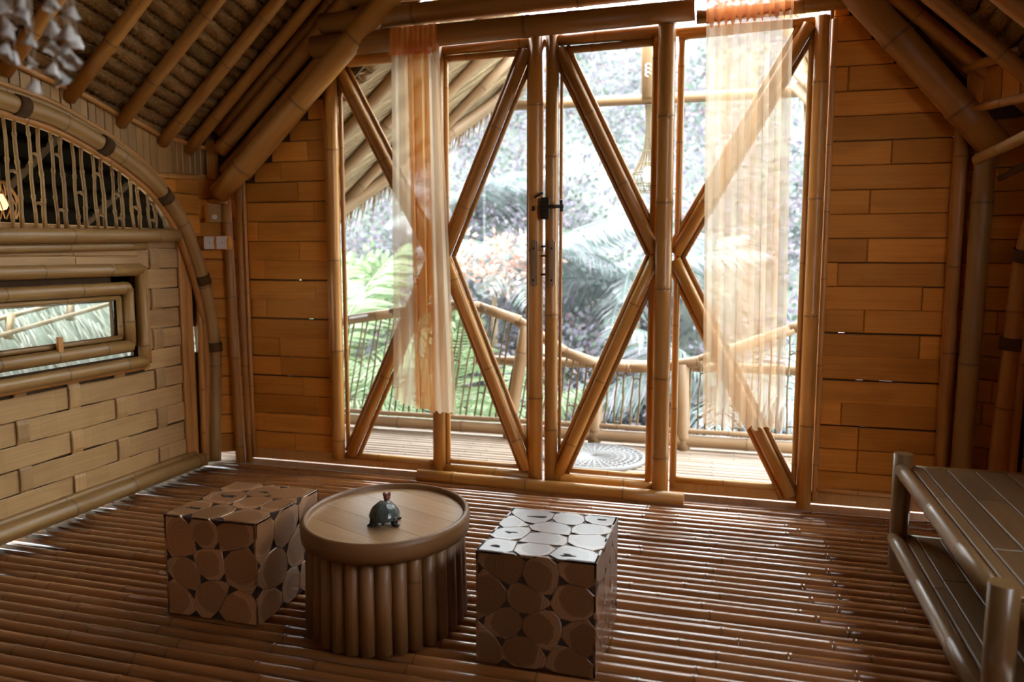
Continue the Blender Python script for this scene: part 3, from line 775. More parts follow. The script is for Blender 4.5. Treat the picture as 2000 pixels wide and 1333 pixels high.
pole('jamb_strip', (-2.338, 4.178, 0.07), (-2.338, 4.178, 2.24), 0.012, None, 'strip', tj, 0.5)
pole('jamb_strip', (-2.245, 4.19, 0.09), (-2.245, 4.19, 2.38), 0.013, None, 'pole_dark', tj, 0.5)
tj = empty('trim_10', (0.34, 4.17, 0), 'round bamboo door jamb next to the right plank panel', 'jamb', kind='structure')
pole('jamb_pole', (0.349, 4.155, 0.01), (0.345, 4.155, 2.43), 0.035, None, 'pole', tj, 0.5)
pole('jamb_strip', (0.302, 4.185, 0.05), (0.302, 4.185, 2.42), 0.015, None, 'pole', tj, 0.5)
pole('jamb_strip', (0.402, 4.178, 0.04), (0.402, 4.178, 2.42), 0.015, None, 'strip', tj, 0.42)
tm = empty('trim_11', (-0.385, 4.13, 0), 'tall round bamboo post between the right door and its sidelight', 'post', kind='structure')
pole('post', (-0.374, 4.125, 0.0), (-0.385, 4.125, 2.47), 0.043, None, 'pole', tm, 0.45, 14)
tm = empty('trim_12', (-1.63, 4.16, 0), 'bamboo post between the left sidelight and the left door', 'post', kind='structure')
pole('post', (-1.645, 4.165, 0.0), (-1.635, 4.165, 2.43), 0.038, None, 'pole', tm, 0.5)
tb = empty('baseboard_back', (0, YB, 0), 'wooden skirting strips along the foot of the end wall', 'baseboard', kind='structure')
box('skirting', (-2.95, -1.69, 4.185, 4.21, 0.025, 0.088), 'strip', tb, 0.004)
box('skirting', (-0.33, 1.0, 4.185, 4.21, 0.025, 0.088), 'strip', tb, 0.004)
pole('skirting_pole', (0.41, 4.172, 0.105), (0.96, 4.172, 0.1), 0.012, None, 'strip', tb)
th = pole('trim_13', (-1.76, 4.115, 0.022), (-0.245, 4.085, 0.022), 0.036, None, 'pole', None, 0.5)
tag(th, 'loose round bamboo threshold pole lying in front of the doors', 'threshold', kind='structure')
# outer pole that catches daylight under the skirting
box('threshold_sill', (-2.95, 1.0, 4.235, 4.27, -0.06, 0.004), 'deck', tb)

# ------------------------------------------------------------------ doors and sidelights
def brace(parent, p, q, y=4.165, r=0.031, mat='pole'):
    """diagonal brace: one round pole between two thin edge strips"""
    p = Vector((p[0], y, p[1])); q = Vector((q[0], y, q[1])); d = (q - p).normalized(); nn = Vector((d.z, 0, -d.x))
    pole('brace', p, q, r, None, mat, parent, 0.5)
    for s in (-1, 1):
        pole('brace_strip', p + nn * (s * 0.042) + Vector((0, 0.018, 0)), q + nn * (s * 0.042) + Vector((0, 0.018, 0)), 0.014, None, 'pole_dark' if s < 0 else mat, parent, 0.5, n=8)
w1 = empty('window_1', (-1.95, YB, 0.08), 'fixed glazed sidelight left of the doors with chevron bamboo braces', 'window', kind='structure')
pole('frame_rail', (-2.26, 4.185, 2.385), (-1.67, 4.185, 2.40), 0.026, None, 'pole', w1, 0.4)
pole('frame_rail', (-2.26, 4.19, 0.085), (-1.67, 4.19, 0.085), 0.022, None, 'pole', w1, 0.4)
brace(w1, (-2.235, 2.355), (-1.665, 1.30), mat='pole_dark')  # darker copy puts the backlit upper half's shade into the colour
brace(w1, (-1.665, 1.27), (-2.215, 0.10))
box('pane', (-2.25, -1.66, 4.196, 4.201, 0.09, 2.38), 'glass', w1)
d1 = empty('door_1', (-1.3, YB, 0.02), 'left glazed bamboo door leaf with braces meeting at its outer edge', 'door', kind='structure')
pole('stile', (-1.598, 4.185, 0.03), (-1.592, 4.185, 2.43), 0.014, None, 'strip', d1, 0.5)
pole('stile', (-1.072, 4.17, 0.02), (-1.074, 4.17, 2.46), 0.042, None, 'pole', d1, 0.75, 14)
pole('stile_strip', (-1.118, 4.185, 0.06), (-1.118, 4.185, 2.39), 0.010, None, 'pole_dark', d1, 0.6, n=8)
pole('rail', (-1.60, 4.175, 2.415), (-1.09, 4.175, 2.425), 0.026, None, 'pole', d1, 0.45)
pole('rail', (-1.60, 4.19, 2.37), (-1.11, 4.19, 2.375), 0.018, None, 'pole_dark', d1, 0.45)
pole('rail', (-1.62, 4.17, 0.055), (-1.09, 4.17, 0.05), 0.030, None, 'pole', d1, 0.4)
pole('rail', (-1.60, 4.19, 0.10), (-1.11, 4.19, 0.10), 0.014, None, 'pole', d1, 0.4)
brace(d1, (-1.125, 2.38), (-1.595, 1.30), mat='pole_dark')  # upper brace, backlit shade in its colour
brace(d1, (-1.595, 1.28), (-1.115, 0.09))
box('pane', (-1.60, -1.10, 4.196, 4.201, 0.08, 2.40), 'glass', d1)
d2 = empty('door_2', (-0.7, YB, 0.02), 'right glazed bamboo door leaf with a chevron brace pointing right', 'door', kind='structure')
pole('stile', (-0.982, 4.17, 0.02), (-0.985, 4.17, 2.47), 0.036, None, 'pole', d2, 0.75, 14)
pole('stile_strip', (-0.938, 4.19, 0.06), (-0.938, 4.19, 2.40), 0.009, None, 'pole_dark', d2, 0.6, n=8)
pole('stile', (-0.438, 4.18, 0.04), (-0.44, 4.18, 2.44), 0.022, None, 'pole', d2, 0.6)
pole('rail', (-0.97, 4.175, 2.42), (-0.43, 4.175, 2.43), 0.028, None, 'pole_dark', d2, 0.45)
pole('rail', (-0.95, 4.19, 2.37), (-0.45, 4.19, 2.378), 0.020, None, 'pole_dark', d2, 0.45)
pole('rail', (-0.98, 4.17, 0.055), (-0.41, 4.17, 0.05), 0.030, None, 'pole', d2, 0.4)
pole('rail', (-0.95, 4.19, 0.10), (-0.45, 4.19, 0.10), 0.014, None, 'pole', d2, 0.4)
brace(d2, (-0.945, 2.37), (-0.425, 1.31), mat='pole_dark')  # upper brace again painted backlit-dark
brace(d2, (-0.425, 1.285), (-0.935, 0.085))
box('pane', (-0.955, -0.43, 4.196, 4.201, 0.08, 2.40), 'glass', d2)
w2 = empty('window_2', (0.0, YB, 0.08), 'fixed glazed sidelight right of the doors with chevron bamboo braces', 'window', kind='structure')
pole('frame_stile', (-0.312, 4.185, 0.05), (-0.316, 4.185, 2.42), 0.018, None, 'pole', w2, 0.5)
pole('frame_rail', (-0.33, 4.185, 2.40), (0.30, 4.185, 2.42), 0.024, None, 'pole', w2, 0.4)
pole('frame_rail', (-0.33, 4.19, 0.095), (0.30, 4.19, 0.095), 0.018, None, 'pole', w2, 0.4)
brace(w2, (0.285, 2.40), (-0.325, 1.30))
brace(w2, (-0.325, 1.27), (0.285, 0.06))
box('pane', (-0.32, 0.31, 4.196, 4.201, 0.09, 2.40), 'glass', w2)
# door furniture
for d, x, nm in ((d1, -1.066, 'left'), (d2, -0.966, 'right')):
    h = box('handle', (x - 0.018, x + 0.018, 4.092, 4.125, 1.125, 1.375), 'railing', d, 0.008)
    for zz in (1.16, 1.33): pole('stud', (x, 4.14, zz), (x, 4.09, zz), 0.006, None, 'iron', h, n=8, nodes=False)
box('latch_plate', (-1.03, -0.985, 4.10, 4.135, 1.485, 1.60), 'iron', d1, 0.004)
pole('bolt', (-1.03, 4.10, 1.55), (-0.905, 4.10, 1.552), 0.011, None, 'iron', d1, n=8, nodes=False)
pole('bolt_knob', (-0.915, 4.105, 1.525), (-0.915, 4.09, 1.585), 0.008, None, 'iron', d1, n=8, nodes=False)
pole('hook', (-1.065, 4.11, 1.60), (-1.02, 4.11, 1.625), 0.007, None, 'iron', d1, n=8, nodes=False)
pole('hook', (-1.072, 4.11, 1.53), (-1.072, 4.11, 1.555), 0.008, None, 'iron', d1, n=8, nodes=False)
for zz in (1.19, 1.29, 1.34): pole('bracket', (-1.03, 4.12, zz), (-1.003, 4.12, zz), 0.006, None, 'iron', d1, n=6, nodes=False)

# ------------------------------------------------------------------ curtains
def curtain_mesh(x0t, x1t, x0b, x1b, zt_, zb, folds, amp, seed, hem=0.012, z_drop=None):
    rg = random.Random(seed); nx = folds * 10; nz = 40; V = []; F = []; U = []
    phs = [rg.uniform(-0.5, 0.5) for _ in range(folds + 2)]
    ams = [rg.uniform(0.55, 1.25) for _ in range(folds + 2)]
    for i in range(nz + 1):
        t = i / nz
        for j in range(nx + 1):
            u = j / nx; q = u * folds; k = int(min(q, folds - 1)); f = q - k
            am = ams[k] * (1 - f) + ams[k + 1] * f; ph = phs[k] * (1 - f) + phs[k + 1] * f
            g = amp * am * (0.75 + 0.5 * t)
            yy_ = g * math.sin(2 * math.pi * q + ph + 0.25 * math.sin(t * 3))
            xx = (x0t + (x1t - x0t) * u) * (1 - t) + (x0b + (x1b - x0b) * u) * t + 0.22 * g * math.sin(4 * math.pi * q + ph)
            zz = zt_ + (zb - zt_) * t
            if z_drop: zz += z_drop(u) * t
            if i == nz: zz += hem * math.sin(2 * math.pi * q * 1.5)
            V.append((xx, yy_, zz))
    for i in range(nz):
        for j in range(nx):
            a = i * (nx + 1) + j; F.append((a, a + 1, a + nx + 2, a + nx + 1))
            W = abs(x1b - x0b)
            U.append([(W * (V[b] and (b % (nx + 1)) / nx), (b // (nx + 1)) / nz * 2) for b in F[-1]])
    return build(V, F, U)
c1 = empty('sheer_curtain', (-1.68, 4.0, 0.44), 'narrow cream sheer curtain with amber panel before the left sidelight', 'curtain', 'sheer curtains')
def at_c(parent, name, mesh, mat, y): return add(name, mesh, mat, parent, (0, y, 0))
at_c(c1, 'fabric', curtain_mesh(-1.83, -1.715, -1.85, -1.70, 2.40, 0.475, 2, 0.022, 3, 0.006, lambda u: -0.035 * u), 'voile', 4.0)
at_c(c1, 'amber_panel', curtain_mesh(-1.735, -1.615, -1.715, -1.60, 2.40, 0.455, 2, 0.024, 5, 0.006, lambda u: -0.03 * u), 'voile_amber', 3.985)
at_c(c1, 'fabric', curtain_mesh(-1.63, -1.555, -1.61, -1.47, 2.40, 0.425, 2, 0.016, 8, 0.006), 'voile', 3.995)
at_c(c1, 'ruffle', curtain_mesh(-1.825, -1.558, -1.83, -1.562, 2.495, 2.35, 9, 0.009, 12, 0.01), 'voile_orange', 3.965)
c2 = empty('sheer_curtain', (0.02, 4.0, 0.44), 'wide cream sheer curtain with scalloped orange top before the right sidelight', 'curtain', 'sheer curtains')
at_c(c2, 'fabric', curtain_mesh(-0.19, 0.20, -0.155, 0.235, 2.46, 0.44, 7, 0.026, 21, 0.012), 'voile', 4.0)
at_c(c2, 'ruffle', curtain_mesh(-0.19, 0.20, -0.188, 0.203, 2.60, 2.385, 8, 0.012, 25, 0.022, lambda u: 0.03 * u), 'voile_orange', 3.97)
pole('curtain_rod', (-0.24, 4.0, 2.60), (0.26, 4.0, 2.605), 0.012, None, 'pole', c2, nodes=False)

# ------------------------------------------------------------------ small wall fittings
sw = empty('light_switch_panel', (-3.04, 4.09, 1.33), 'round bamboo switch panel with two white rockers on the left corner', 'light switch')
pole('backing_culm', (-3.15, 4.045, 1.365), (-2.965, 4.115, 1.368), 0.042, None, 'plank', sw, n=16, nodes=False)
pole('end_band', (-3.185, 4.03, 1.365), (-3.145, 4.047, 1.366), 0.0445, None, 'pole_dark', sw, n=16, nodes=False)
ang = math.atan2(0.055, 0.15)
for k, s_ in enumerate((0.045, 0.118)):
    p = Vector((-3.115, 4.06, 1.33)) + Vector((math.cos(ang), math.sin(ang), 0)) * s_ + Vector((math.sin(ang), -math.cos(ang), 0)) * 0.034
    o = add('rocker', Boxes().box(-0.028, 0.028, -0.012, 0.01, 0, 0.074).mesh(), 'white', sw, p, (0, 0, ang))
    q = p + Vector((math.sin(ang), -math.cos(ang), 0)) * 0.0125 + Vector((0, 0, 0.037))
    add('indicator', Boxes().box(-0.002, 0.002, -0.001, 0.001, -0.003, 0.003).mesh(), 'iron', o, q, (0, 0, ang))
so = empty('dimmer_box', (-3.055, 4.09, 1.50), 'small upright wooden box with a round white knob above the switches', 'dimmer')
add('box_body', Boxes().box(-0.033, 0.033, -0.03, 0.03, 0, 0.105).mesh(), 'weave', so, (-3.062, 4.115, 1.492), (0, 0, rad(20)))
add('box_side', Boxes().box(-0.012, 0.012, -0.027, 0.03, 0, 0.105).mesh(), 'plank', so, (-3.10, 4.095, 1.492), (0, 0, rad(20)))
pole('knob', (-3.05, 4.092, 1.522), (-3.046, 4.08, 1.522), 0.0145, None, 'white', so, n=16, nodes=False)

# ------------------------------------------------------------------ stools of log slices
def clip_poly(poly, p, nrm):
    out = []
    for i in range(len(poly)):
        a, b = poly[i], poly[(i + 1) % len(poly)]
        da = (a[0] - p[0]) * nrm[0] + (a[1] - p[1]) * nrm[1]; db = (b[0] - p[0]) * nrm[0] + (b[1] - p[1]) * nrm[1]
        if da <= 0: out.append(a)
        if da * db < 0:
            t = da / (da - db); out.append((a[0] + (b[0] - a[0]) * t, a[1] + (b[1] - a[1]) * t))
    return out
def chaikin(poly, keep):
    out = []
    n = len(poly)
    for i in range(n):
        a, b = poly[i], poly[(i + 1) % n]
        ca, cb = keep(a), keep(b)
        out.append(a if ca else (a[0] * 0.75 + b[0] * 0.25, a[1] * 0.75 + b[1] * 0.25))
        if not cb: out.append((a[0] * 0.25 + b[0] * 0.75, a[1] * 0.25 + b[1] * 0.75))
    return out
def face_cells(w, h, nu, nv, rg):
    pts = []
    for i in range(nu):
        for j in range(nv):
            pts.append(((i + 0.5 + 0.25 * (j % 2) - 0.12 + rg.uniform(-0.24, 0.24)) * w / nu, (j + 0.5 + rg.uniform(-0.24, 0.24)) * h / nv))
    cells = []
    for i, p in enumerate(pts):
        poly = [(0, 0), (w, 0), (w, h), (0, h)]
        for k, q in enumerate(pts):
            if k == i: continue
            d = (q[0] - p[0], q[1] - p[1]); L = math.hypot(*d); nn = (d[0] / L, d[1] / L)
            poly = clip_poly(poly, (p[0] + d[0] / 2 - nn[0] * 0.0010, p[1] + d[1] / 2 - nn[1] * 0.0010), nn)
            if len(poly) < 3: break
        if len(poly) >= 3:
            corner = lambda a: (a[0] < 1e-6 or a[0] > w - 1e-6) and (a[1] < 1e-6 or a[1] > h - 1e-6)
            poly = chaikin(poly, corner)
            cells.append((p, poly))
    return cells
def stool(x0, x1, y0, y1, h, label, seed, nu, nv, wood):
    rg = random.Random(seed)
    t = empty('log_stool', ((x0 + x1) / 2, (y0 + y1) / 2, 0), label, 'stool', 'cube stools of teak log slices')
    e = 0.004
    box('core', (x0 + e, x1 - e, y0 + e, y1 - e, 0.0, h - e), 'core', t)
    w, d = x1 - x0, y1 - y0
    faces = [((x0, y0, h), (1, 0, 0), (0, 1, 0), (0, 0, 1), w, d), ((x0, y0, 0), (1, 0, 0), (0, 0, 1), (0, -1, 0), w, h), ((x1, y0, 0), (0, 1, 0), (0, 0, 1), (1, 0, 0), d, h),
             ((x1, y1, 0), (-1, 0, 0), (0, 0, 1), (0, 1, 0), w, h), ((x0, y1, 0), (0, -1, 0), (0, 0, 1), (-1, 0, 0), d, h)]
    for fi, (O, u, v, nrm, fw, fh) in enumerate(faces):
        O = Vector(O); u = Vector(u); v = Vector(v); nrm = Vector(nrm)
        for ci, (c, poly) in enumerate(face_cells(fw, fh, nu, nv if fi == 0 else nv, rg)):
            rm = max(math.hypot(a[0] - c[0], a[1] - c[1]) for a in poly)
            org = O + u * c[0] + v * c[1]
            n = len(poly); V = []; Uv = []
            b = 0.0016
            def P3(a, s, dz): return tuple(u * ((a[0] - c[0]) * s) + v * ((a[1] - c[1]) * s) + nrm * dz)
            shrink = 1 - b / max(rm, 0.02)
            for a in poly: V.append(P3(a, 1, -0.008)); Uv.append(((a[0] - c[0]) / rm, (a[1] - c[1]) / rm))
            for a in poly: V.append(P3(a, 1, -b)); Uv.append(((a[0] - c[0]) / rm, (a[1] - c[1]) / rm))
            for a in poly: V.append(P3(a, shrink, 0)); Uv.append(((a[0] - c[0]) / rm, (a[1] - c[1]) / rm))
            V.append((0, 0, 0)); Uv.append((0, 0))
            F = []
            for i in range(n):
                j = (i + 1) % n
                F += [(i, j, n + j, n + i), (n + i, n + j, 2 * n + j, 2 * n + i), (2 * n + i, 2 * n + j, 3 * n)]
            me = build(V, F, [[Uv[i] for i in f] for f in F], None, False)
            o = add('log_slice', me, wood, t, org)
            if rg.random() < (0.3 if fi == 0 else 0.03) and rm > 0.04:
                k = 9; pts = []
                for i in range(k):
                    a = 2 * math.pi * i / k; rr = rm * rg.uniform(0.07, 0.28)
                    pts.append(tuple(u * (rr * math.cos(a) * 1.4) + v * (rr * math.sin(a) * 0.6) + nrm * 0.0008))
                add('crack', build(pts + [tuple(Vector(p) - nrm * 0.003) for p in pts], [tuple(range(k))] + [(i, i + k, (i + 1) % k + k, (i + 1) % k) for i in range(k)], None, None, False), 'crack', o, org)
    return t
stool(-1.965, -1.585, 2.275, 2.70, 0.37, 'pale wooden cube stool, lightened for door light, of log slices left of the oval table', 5, 3, 3, 'log_pale_lit')
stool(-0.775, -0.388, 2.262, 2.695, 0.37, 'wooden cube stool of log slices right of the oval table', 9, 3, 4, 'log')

# ------------------------------------------------------------------ oval table
tcx, tcy, ta, tb_, tang_ = -1.195, 2.505, 0.292, 0.340, rad(10)
def ell(a, k=1.0, off=0.0):
    x, y_ = (ta * k + off) * math.cos(a), (tb_ * k + off) * math.sin(a)
    return (tcx + x * math.cos(tang_) - y_ * math.sin(tang_), tcy + x * math.sin(tang_) + y_ * math.cos(tang_))
tab = empty('coffee_table', (tcx, tcy, 0), 'low oval bamboo table with a raised tray rim and upright slats', 'table')
ns = 32
for k in range(ns):
    a = 2 * math.pi * (k + 0.3) / ns
    x, y_ = ell(a, 1.0, -0.038)
    x2, y2 = ell(a, 1.0, -0.030)
    pole('slat', (x2, y2, 0.0), (x, y_, 0.335), 0.0265 + R.uniform(-0.002, 0.002), None, 'table', tab, 0.5, 12, nodes=R.random() < 0.3)
V = []; F = []; U = []; nseg = 72
prof = [(0.002, 0.315), (0.005, 0.338), (0.006, 0.362), (0.002, 0.377), (-0.006, 0.383), (-0.014, 0.380), (-0.019, 0.372), (-0.020, 0.350), (-0.030, 0.345), (-0.030, 0.318)]
for j in range(nseg):
    a = 2 * math.pi * j / nseg
    for (o_, z_) in prof:
        x, y_ = ell(a, 1.0, o_); V.append((x - tcx, y_ - tcy, z_))
np_ = len(prof)
for j in range(nseg):
    for i in range(np_):
        i2 = (i + 1) % np_; j2 = (j + 1) % nseg
        F.append((j * np_ + i, j2 * np_ + i, j2 * np_ + i2, j * np_ + i2)); U.append(((0.02 * i, j * 0.028), (0.02 * i, (j + 1) * 0.028), (0.02 * (i + 1), (j + 1) * 0.028), (0.02 * (i + 1), j * 0.028)))
add('rim', build(V, F, U), 'table', tab, (tcx, tcy, 0))
# tray boards cut to the oval
bd = rad(-24)
edges = [-0.4, -0.19, -0.07, 0.10, 0.23, 0.4]
for a, b in zip(edges, edges[1:]):
    poly = [tuple(Vector(ell(2 * math.pi * i / 60, 1.0, -0.019)) - Vector((tcx, tcy))) for i in range(60)]
    nn = (-math.sin(bd), math.cos(bd))
    poly = clip_poly(poly, (nn[0] * (b - 0.0008), nn[1] * (b - 0.0008)), nn)
    poly = clip_poly(poly, (nn[0] * (a + 0.0008), nn[1] * (a + 0.0008)), (-nn[0], -nn[1])) if len(poly) > 2 else poly
    if len(poly) < 3: continue
    n = len(poly); V = [(p[0], p[1], 0) for p in poly] + [(p[0], p[1], -0.012) for p in poly]
    F = [tuple(range(n))] + [(i, i + n, (i + 1) % n + n, (i + 1) % n) for i in range(n)]
    U = [[(V[i][0] * nn[0] + V[i][1] * nn[1], V[i][0] * nn[1] - V[i][1] * nn[0]) for i in f] for f in F]
    add('tray_board', build(V, F, U, None, False), 'tabletop', tab, (tcx, tcy, 0.364))

# ------------------------------------------------------------------ turtle figurine
tx, ty, tz = -1.166, 2.425, 0.364
tu = empty('turtle_figurine', (tx, ty, tz), 'small glazed turtle figurine standing on the oval table', 'figurine')
def ellipsoid(bm, c, r, rot=None, u=14, v=10):
    mat = Matrix.Translation(c) @ (rot.to_4x4() if rot else Matrix.Identity(4)) @ Matrix.Diagonal((*r, 1))
    bmesh.ops.create_uvsphere(bm, u_segments=u, v_segments=v, radius=1.0, matrix=mat)
tilt = Matrix.Rotation(rad(20), 3, 'Z') @ Matrix.Rotation(rad(10), 3, 'X')
V = []; F = []; U = []; n = 28; rows = 10
for i in range(rows + 1):
    t = i / rows; a = t * math.pi / 2
    for j in range(n):
        b = 2 * math.pi * j / n
        r = math.cos(a); flare = 1.16 if i == 0 else (1.06 if i == 1 else 1.0)
        scute = 1 + 0.025 * math.cos(b * 6) * math.sin(2 * a)
        p = tilt @ Vector((0.047 * r * math.cos(b) * flare * scute, 0.056 * r * math.sin(b) * flare * scute, 0.038 * math.sin(a) ** 0.85 * scute + (0.0 if i else -0.004)))
        V.append(tuple(p))
for i in range(rows):
    for j in range(n):
        j2 = (j + 1) % n; F.append((i * n + j, i * n + j2, (i + 1) * n + j2, (i + 1) * n + j))
F.append(tuple(reversed(range(n))))
shell = add('shell', build(V, F), 'turtle_shell', tu, (tx, ty, tz + 0.036))
for k in range(6):
    a0 = 2 * math.pi * k / 6
    pts = []
    for i in range(6):
        a = math.pi / 2 * (0.08 + 0.72 * i / 5); r = math.cos(a)
        pts.append(tuple(tilt @ Vector((0.0475 * r * math.cos(a0), 0.0565 * r * math.sin(a0), 0.0385 * math.sin(a) ** 0.85)) + Vector((tx, ty, tz + 0.036))))
    curve_pole('shell_ridge', pts, 0.0013, None, 'turtle_shell', shell, n=5, nodes=False)
bm = bmesh.new()
ellipsoid(bm, (0, 0, 0.028), (0.040, 0.048, 0.020))
for sx in (-1, 1):
    for sy, l in ((-1, 0.034), (1, 0.032)):
        ellipsoid(bm, (sx * 0.036, sy * l - 0.002, 0.016), (0.013, 0.013, 0.018))
        ellipsoid(bm, (sx * 0.043, sy * l + (0.006 if sy > 0 else -0.006), 0.006), (0.015, 0.011, 0.006))
ellipsoid(bm, (0.0, 0.055, 0.045), (0.012, 0.018, 0.024), Matrix.Rotation(rad(-25), 3, 'X'))
ellipsoid(bm, (0, -0.058, 0.018), (0.006, 0.014, 0.005))
me = bpy.data.meshes.new('body'); bm.to_mesh(me); bm.free(); me.polygons.foreach_set('use_smooth', [True] * len(me.polygons))
body = add('body', me, 'turtle_body', tu, (tx, ty, tz), (0, 0, rad(20)))
rm = body.modifiers.new('remesh', 'REMESH'); rm.mode = 'VOXEL'; rm.voxel_size = 0.0025; rm.use_smooth_shade = True
bm = bmesh.new()
ellipsoid(bm, (0, 0, 0), (0.013, 0.018, 0.013)); ellipsoid(bm, (-0.009, -0.004, 0.011), (0.0055, 0.007, 0.009)); ellipsoid(bm, (0.009, -0.004, 0.011), (0.0055, 0.007, 0.009))
me = bpy.data.meshes.new('head'); bm.to_mesh(me); bm.free(); me.polygons.foreach_set('use_smooth', [True] * len(me.polygons))
add('head', me, 'turtle_head', tu, (tx - 0.018, ty + 0.060, tz + 0.074), (0, 0, rad(20)), label='reddish raised head')

# ------------------------------------------------------------------ bench
bx0, bx1, by0, by1 = 0.665, 1.215, 2.17, 3.45
be = empty('bench', ((bx0 + bx1) / 2, (by0 + by1) / 2, 0), 'two-tier bamboo bench with slatted seat and shelf at the right', 'bench')
for (x, y_, h) in ((bx0, by1, 0.49), (bx0, by0 - 0.005, 0.475), (bx1 - 0.03, by1, 0.49), (bx1 - 0.03, by0, 0.475)):
    pole('leg', (x, y_, 0), (x, y_, h), 0.037, None, 'bench', be, 0.7, 16)
for zc, ins, nm in ((0.425, 0.0, 'seat'), (0.132, -0.012, 'shelf')):
    pole('front_rail', (bx0 - 0.005 + ins, by1 - 0.01, zc), (bx0 - 0.005 + ins, by0 + 0.01, zc), 0.029, None, 'bench', be, 0.42, 16)
    pole('back_rail', (bx1 - 0.03, by1, zc), (bx1 - 0.03, by0, zc), 0.026, None, 'bench', be, 0.5)
    pole('end_rail', (bx0, by1 + 0.0, zc - 0.005), (bx1 - 0.03, by1 + 0.0, zc - 0.005), 0.024, None, 'bench', be, 0.5)
    pole('end_rail', (bx0, by0, zc - 0.02), (bx1 - 0.03, by0, zc - 0.02), 0.022, None, 'bench', be, 0.5)
    x = bx0 + 0.03 + ins; widths = [0.045, 0.085, 0.10, 0.115, 0.10, 0.10]
    for w in widths:
        w = min(w, bx1 - 0.04 - x)
        if w < 0.02: break
        cut = R.uniform(0.3, 0.8) * (by1 - by0)
        for a, b in ((0, cut), (cut + 0.002, by1 - by0 - 0.01)):
            me = slab_mesh(b - a, w - 0.004, 0.014, 0.003)
            # lay the board flat: local x -> world y, local z -> world x, front up
            rot = Matrix(((0, 0, 1), (-1, 0, 0), (0, -1, 0)))
            add(nm + '_slat', me, 'benchslat', be, (x, by1 - 0.005 - a, zc + 0.014), rot)
        x += w

# ------------------------------------------------------------------ shell mobile near the camera
sm = empty('shell_mobile', (-1.36, 1.28, 1.95), 'hanging mobile of white shells on strings under the left rafters', 'wind chime')
def shell_mesh(seed):
    rg = random.Random(seed); V = []; F = []; n = 12
    prof = [(0.004, 0.0), (0.010, -0.006), (0.016, -0.018), (0.022, -0.032), (0.028, -0.042)]
    for i, (r, z) in enumerate(prof):
        for j in range(n):
            a = 2 * math.pi * j / n; k = 1 + (0.22 * math.sin(a * 5 + seed) * i / 4)
            V.append((r * k * math.cos(a) * rg.uniform(0.95, 1.05), r * k * math.sin(a), z - (0.005 * math.sin(a * 5) * i / 4)))
    for i in range(len(prof) - 1):
        for j in range(n):
            j2 = (j + 1) % n; F.append((i * n + j, i * n + j2, (i + 1) * n + j2, (i + 1) * n + j))
    F.append(tuple(range(n)))
    return build(V, F)
shells = [shell_mesh(i) for i in range(5)]
ring_c = Vector((-1.36, 1.28, 1.92))
shell_pos = [(-1.341, 1.197, 1.773), (-1.359, 1.271, 1.777), (-1.258, 1.229, 1.78), (-1.263, 1.285, 1.778), (-1.373, 1.29, 1.737), (-1.278, 1.156, 1.711), (-1.132, 1.143, 1.696), (-1.31, 1.341, 1.744), (-1.23, 1.202, 1.727), (-1.33, 1.196, 1.691), (-1.479, 1.379, 1.721), (-1.285, 1.253, 1.708), (-1.339, 1.341, 1.727), (-1.24, 1.254, 1.68), (-1.324, 1.293, 1.678), (-1.247, 1.176, 1.617), (-1.444, 1.292, 1.776), (-1.372, 1.348, 1.678), (-1.391, 1.266, 1.699), (-1.417, 1.318, 1.818)]
pole('hoop', ring_c + Vector((-0.2, 0, 0.1)), ring_c + Vector((0.2, 0, 0.1)), 0.008, None, 'strip', sm, n=8, nodes=False)
pole('hoop', ring_c + Vector((0, -0.2, 0.1)), ring_c + Vector((0, 0.2, 0.1)), 0.008, None, 'strip', sm, n=8, nodes=False)
pole('cord', ring_c + Vector((0, 0, 0.1)), ring_c + Vector((0, 0, 1.95)), 0.003, None, 'string', sm, n=6, nodes=False)
for i, p in enumerate(shell_pos):
    p = Vector(p)
    s = add('shell', shells[i % 5], 'shell', sm, p, (R.uniform(-0.4, 0.4), R.uniform(-0.4, 0.4), R.uniform(0, 6)))
    sc = R.uniform(0.5, 0.68); s.scale = (sc, sc, sc)
    pole('string', p, (p.x * 0.9 + ring_c.x * 0.1, p.y * 0.9 + ring_c.y * 0.1, ring_c.z + 0.1), 0.0012, None, 'string', sm, n=5, nodes=False)

# ================================================================== outside
# balcony deck
DY0, DY1 = 4.27, 5.36
db = Boxes().box(-4.2, 1.9, DY0, DY1, -0.20, -0.075)
deck = tag(add('deck', db.mesh(), 'subfloor'), 'pale bamboo balcony deck outside the doors', 'deck', kind='structure')
dvar = [tube_mesh([(0, 0, 0), (6.0, 0, 0)], 0.0245, 0.0235, 10, 0.45, 70 + i) for i in range(4)]
y = DY0 + 0.03
while y < DY1:
    add('deck_pole', dvar[R.randrange(4)], 'deck', deck, (-4.15, y, -0.025 + R.uniform(-0.002, 0.002)), (R.uniform(0, 6.28), 0, R.uniform(-0.003, 0.003)))
    y += 0.058
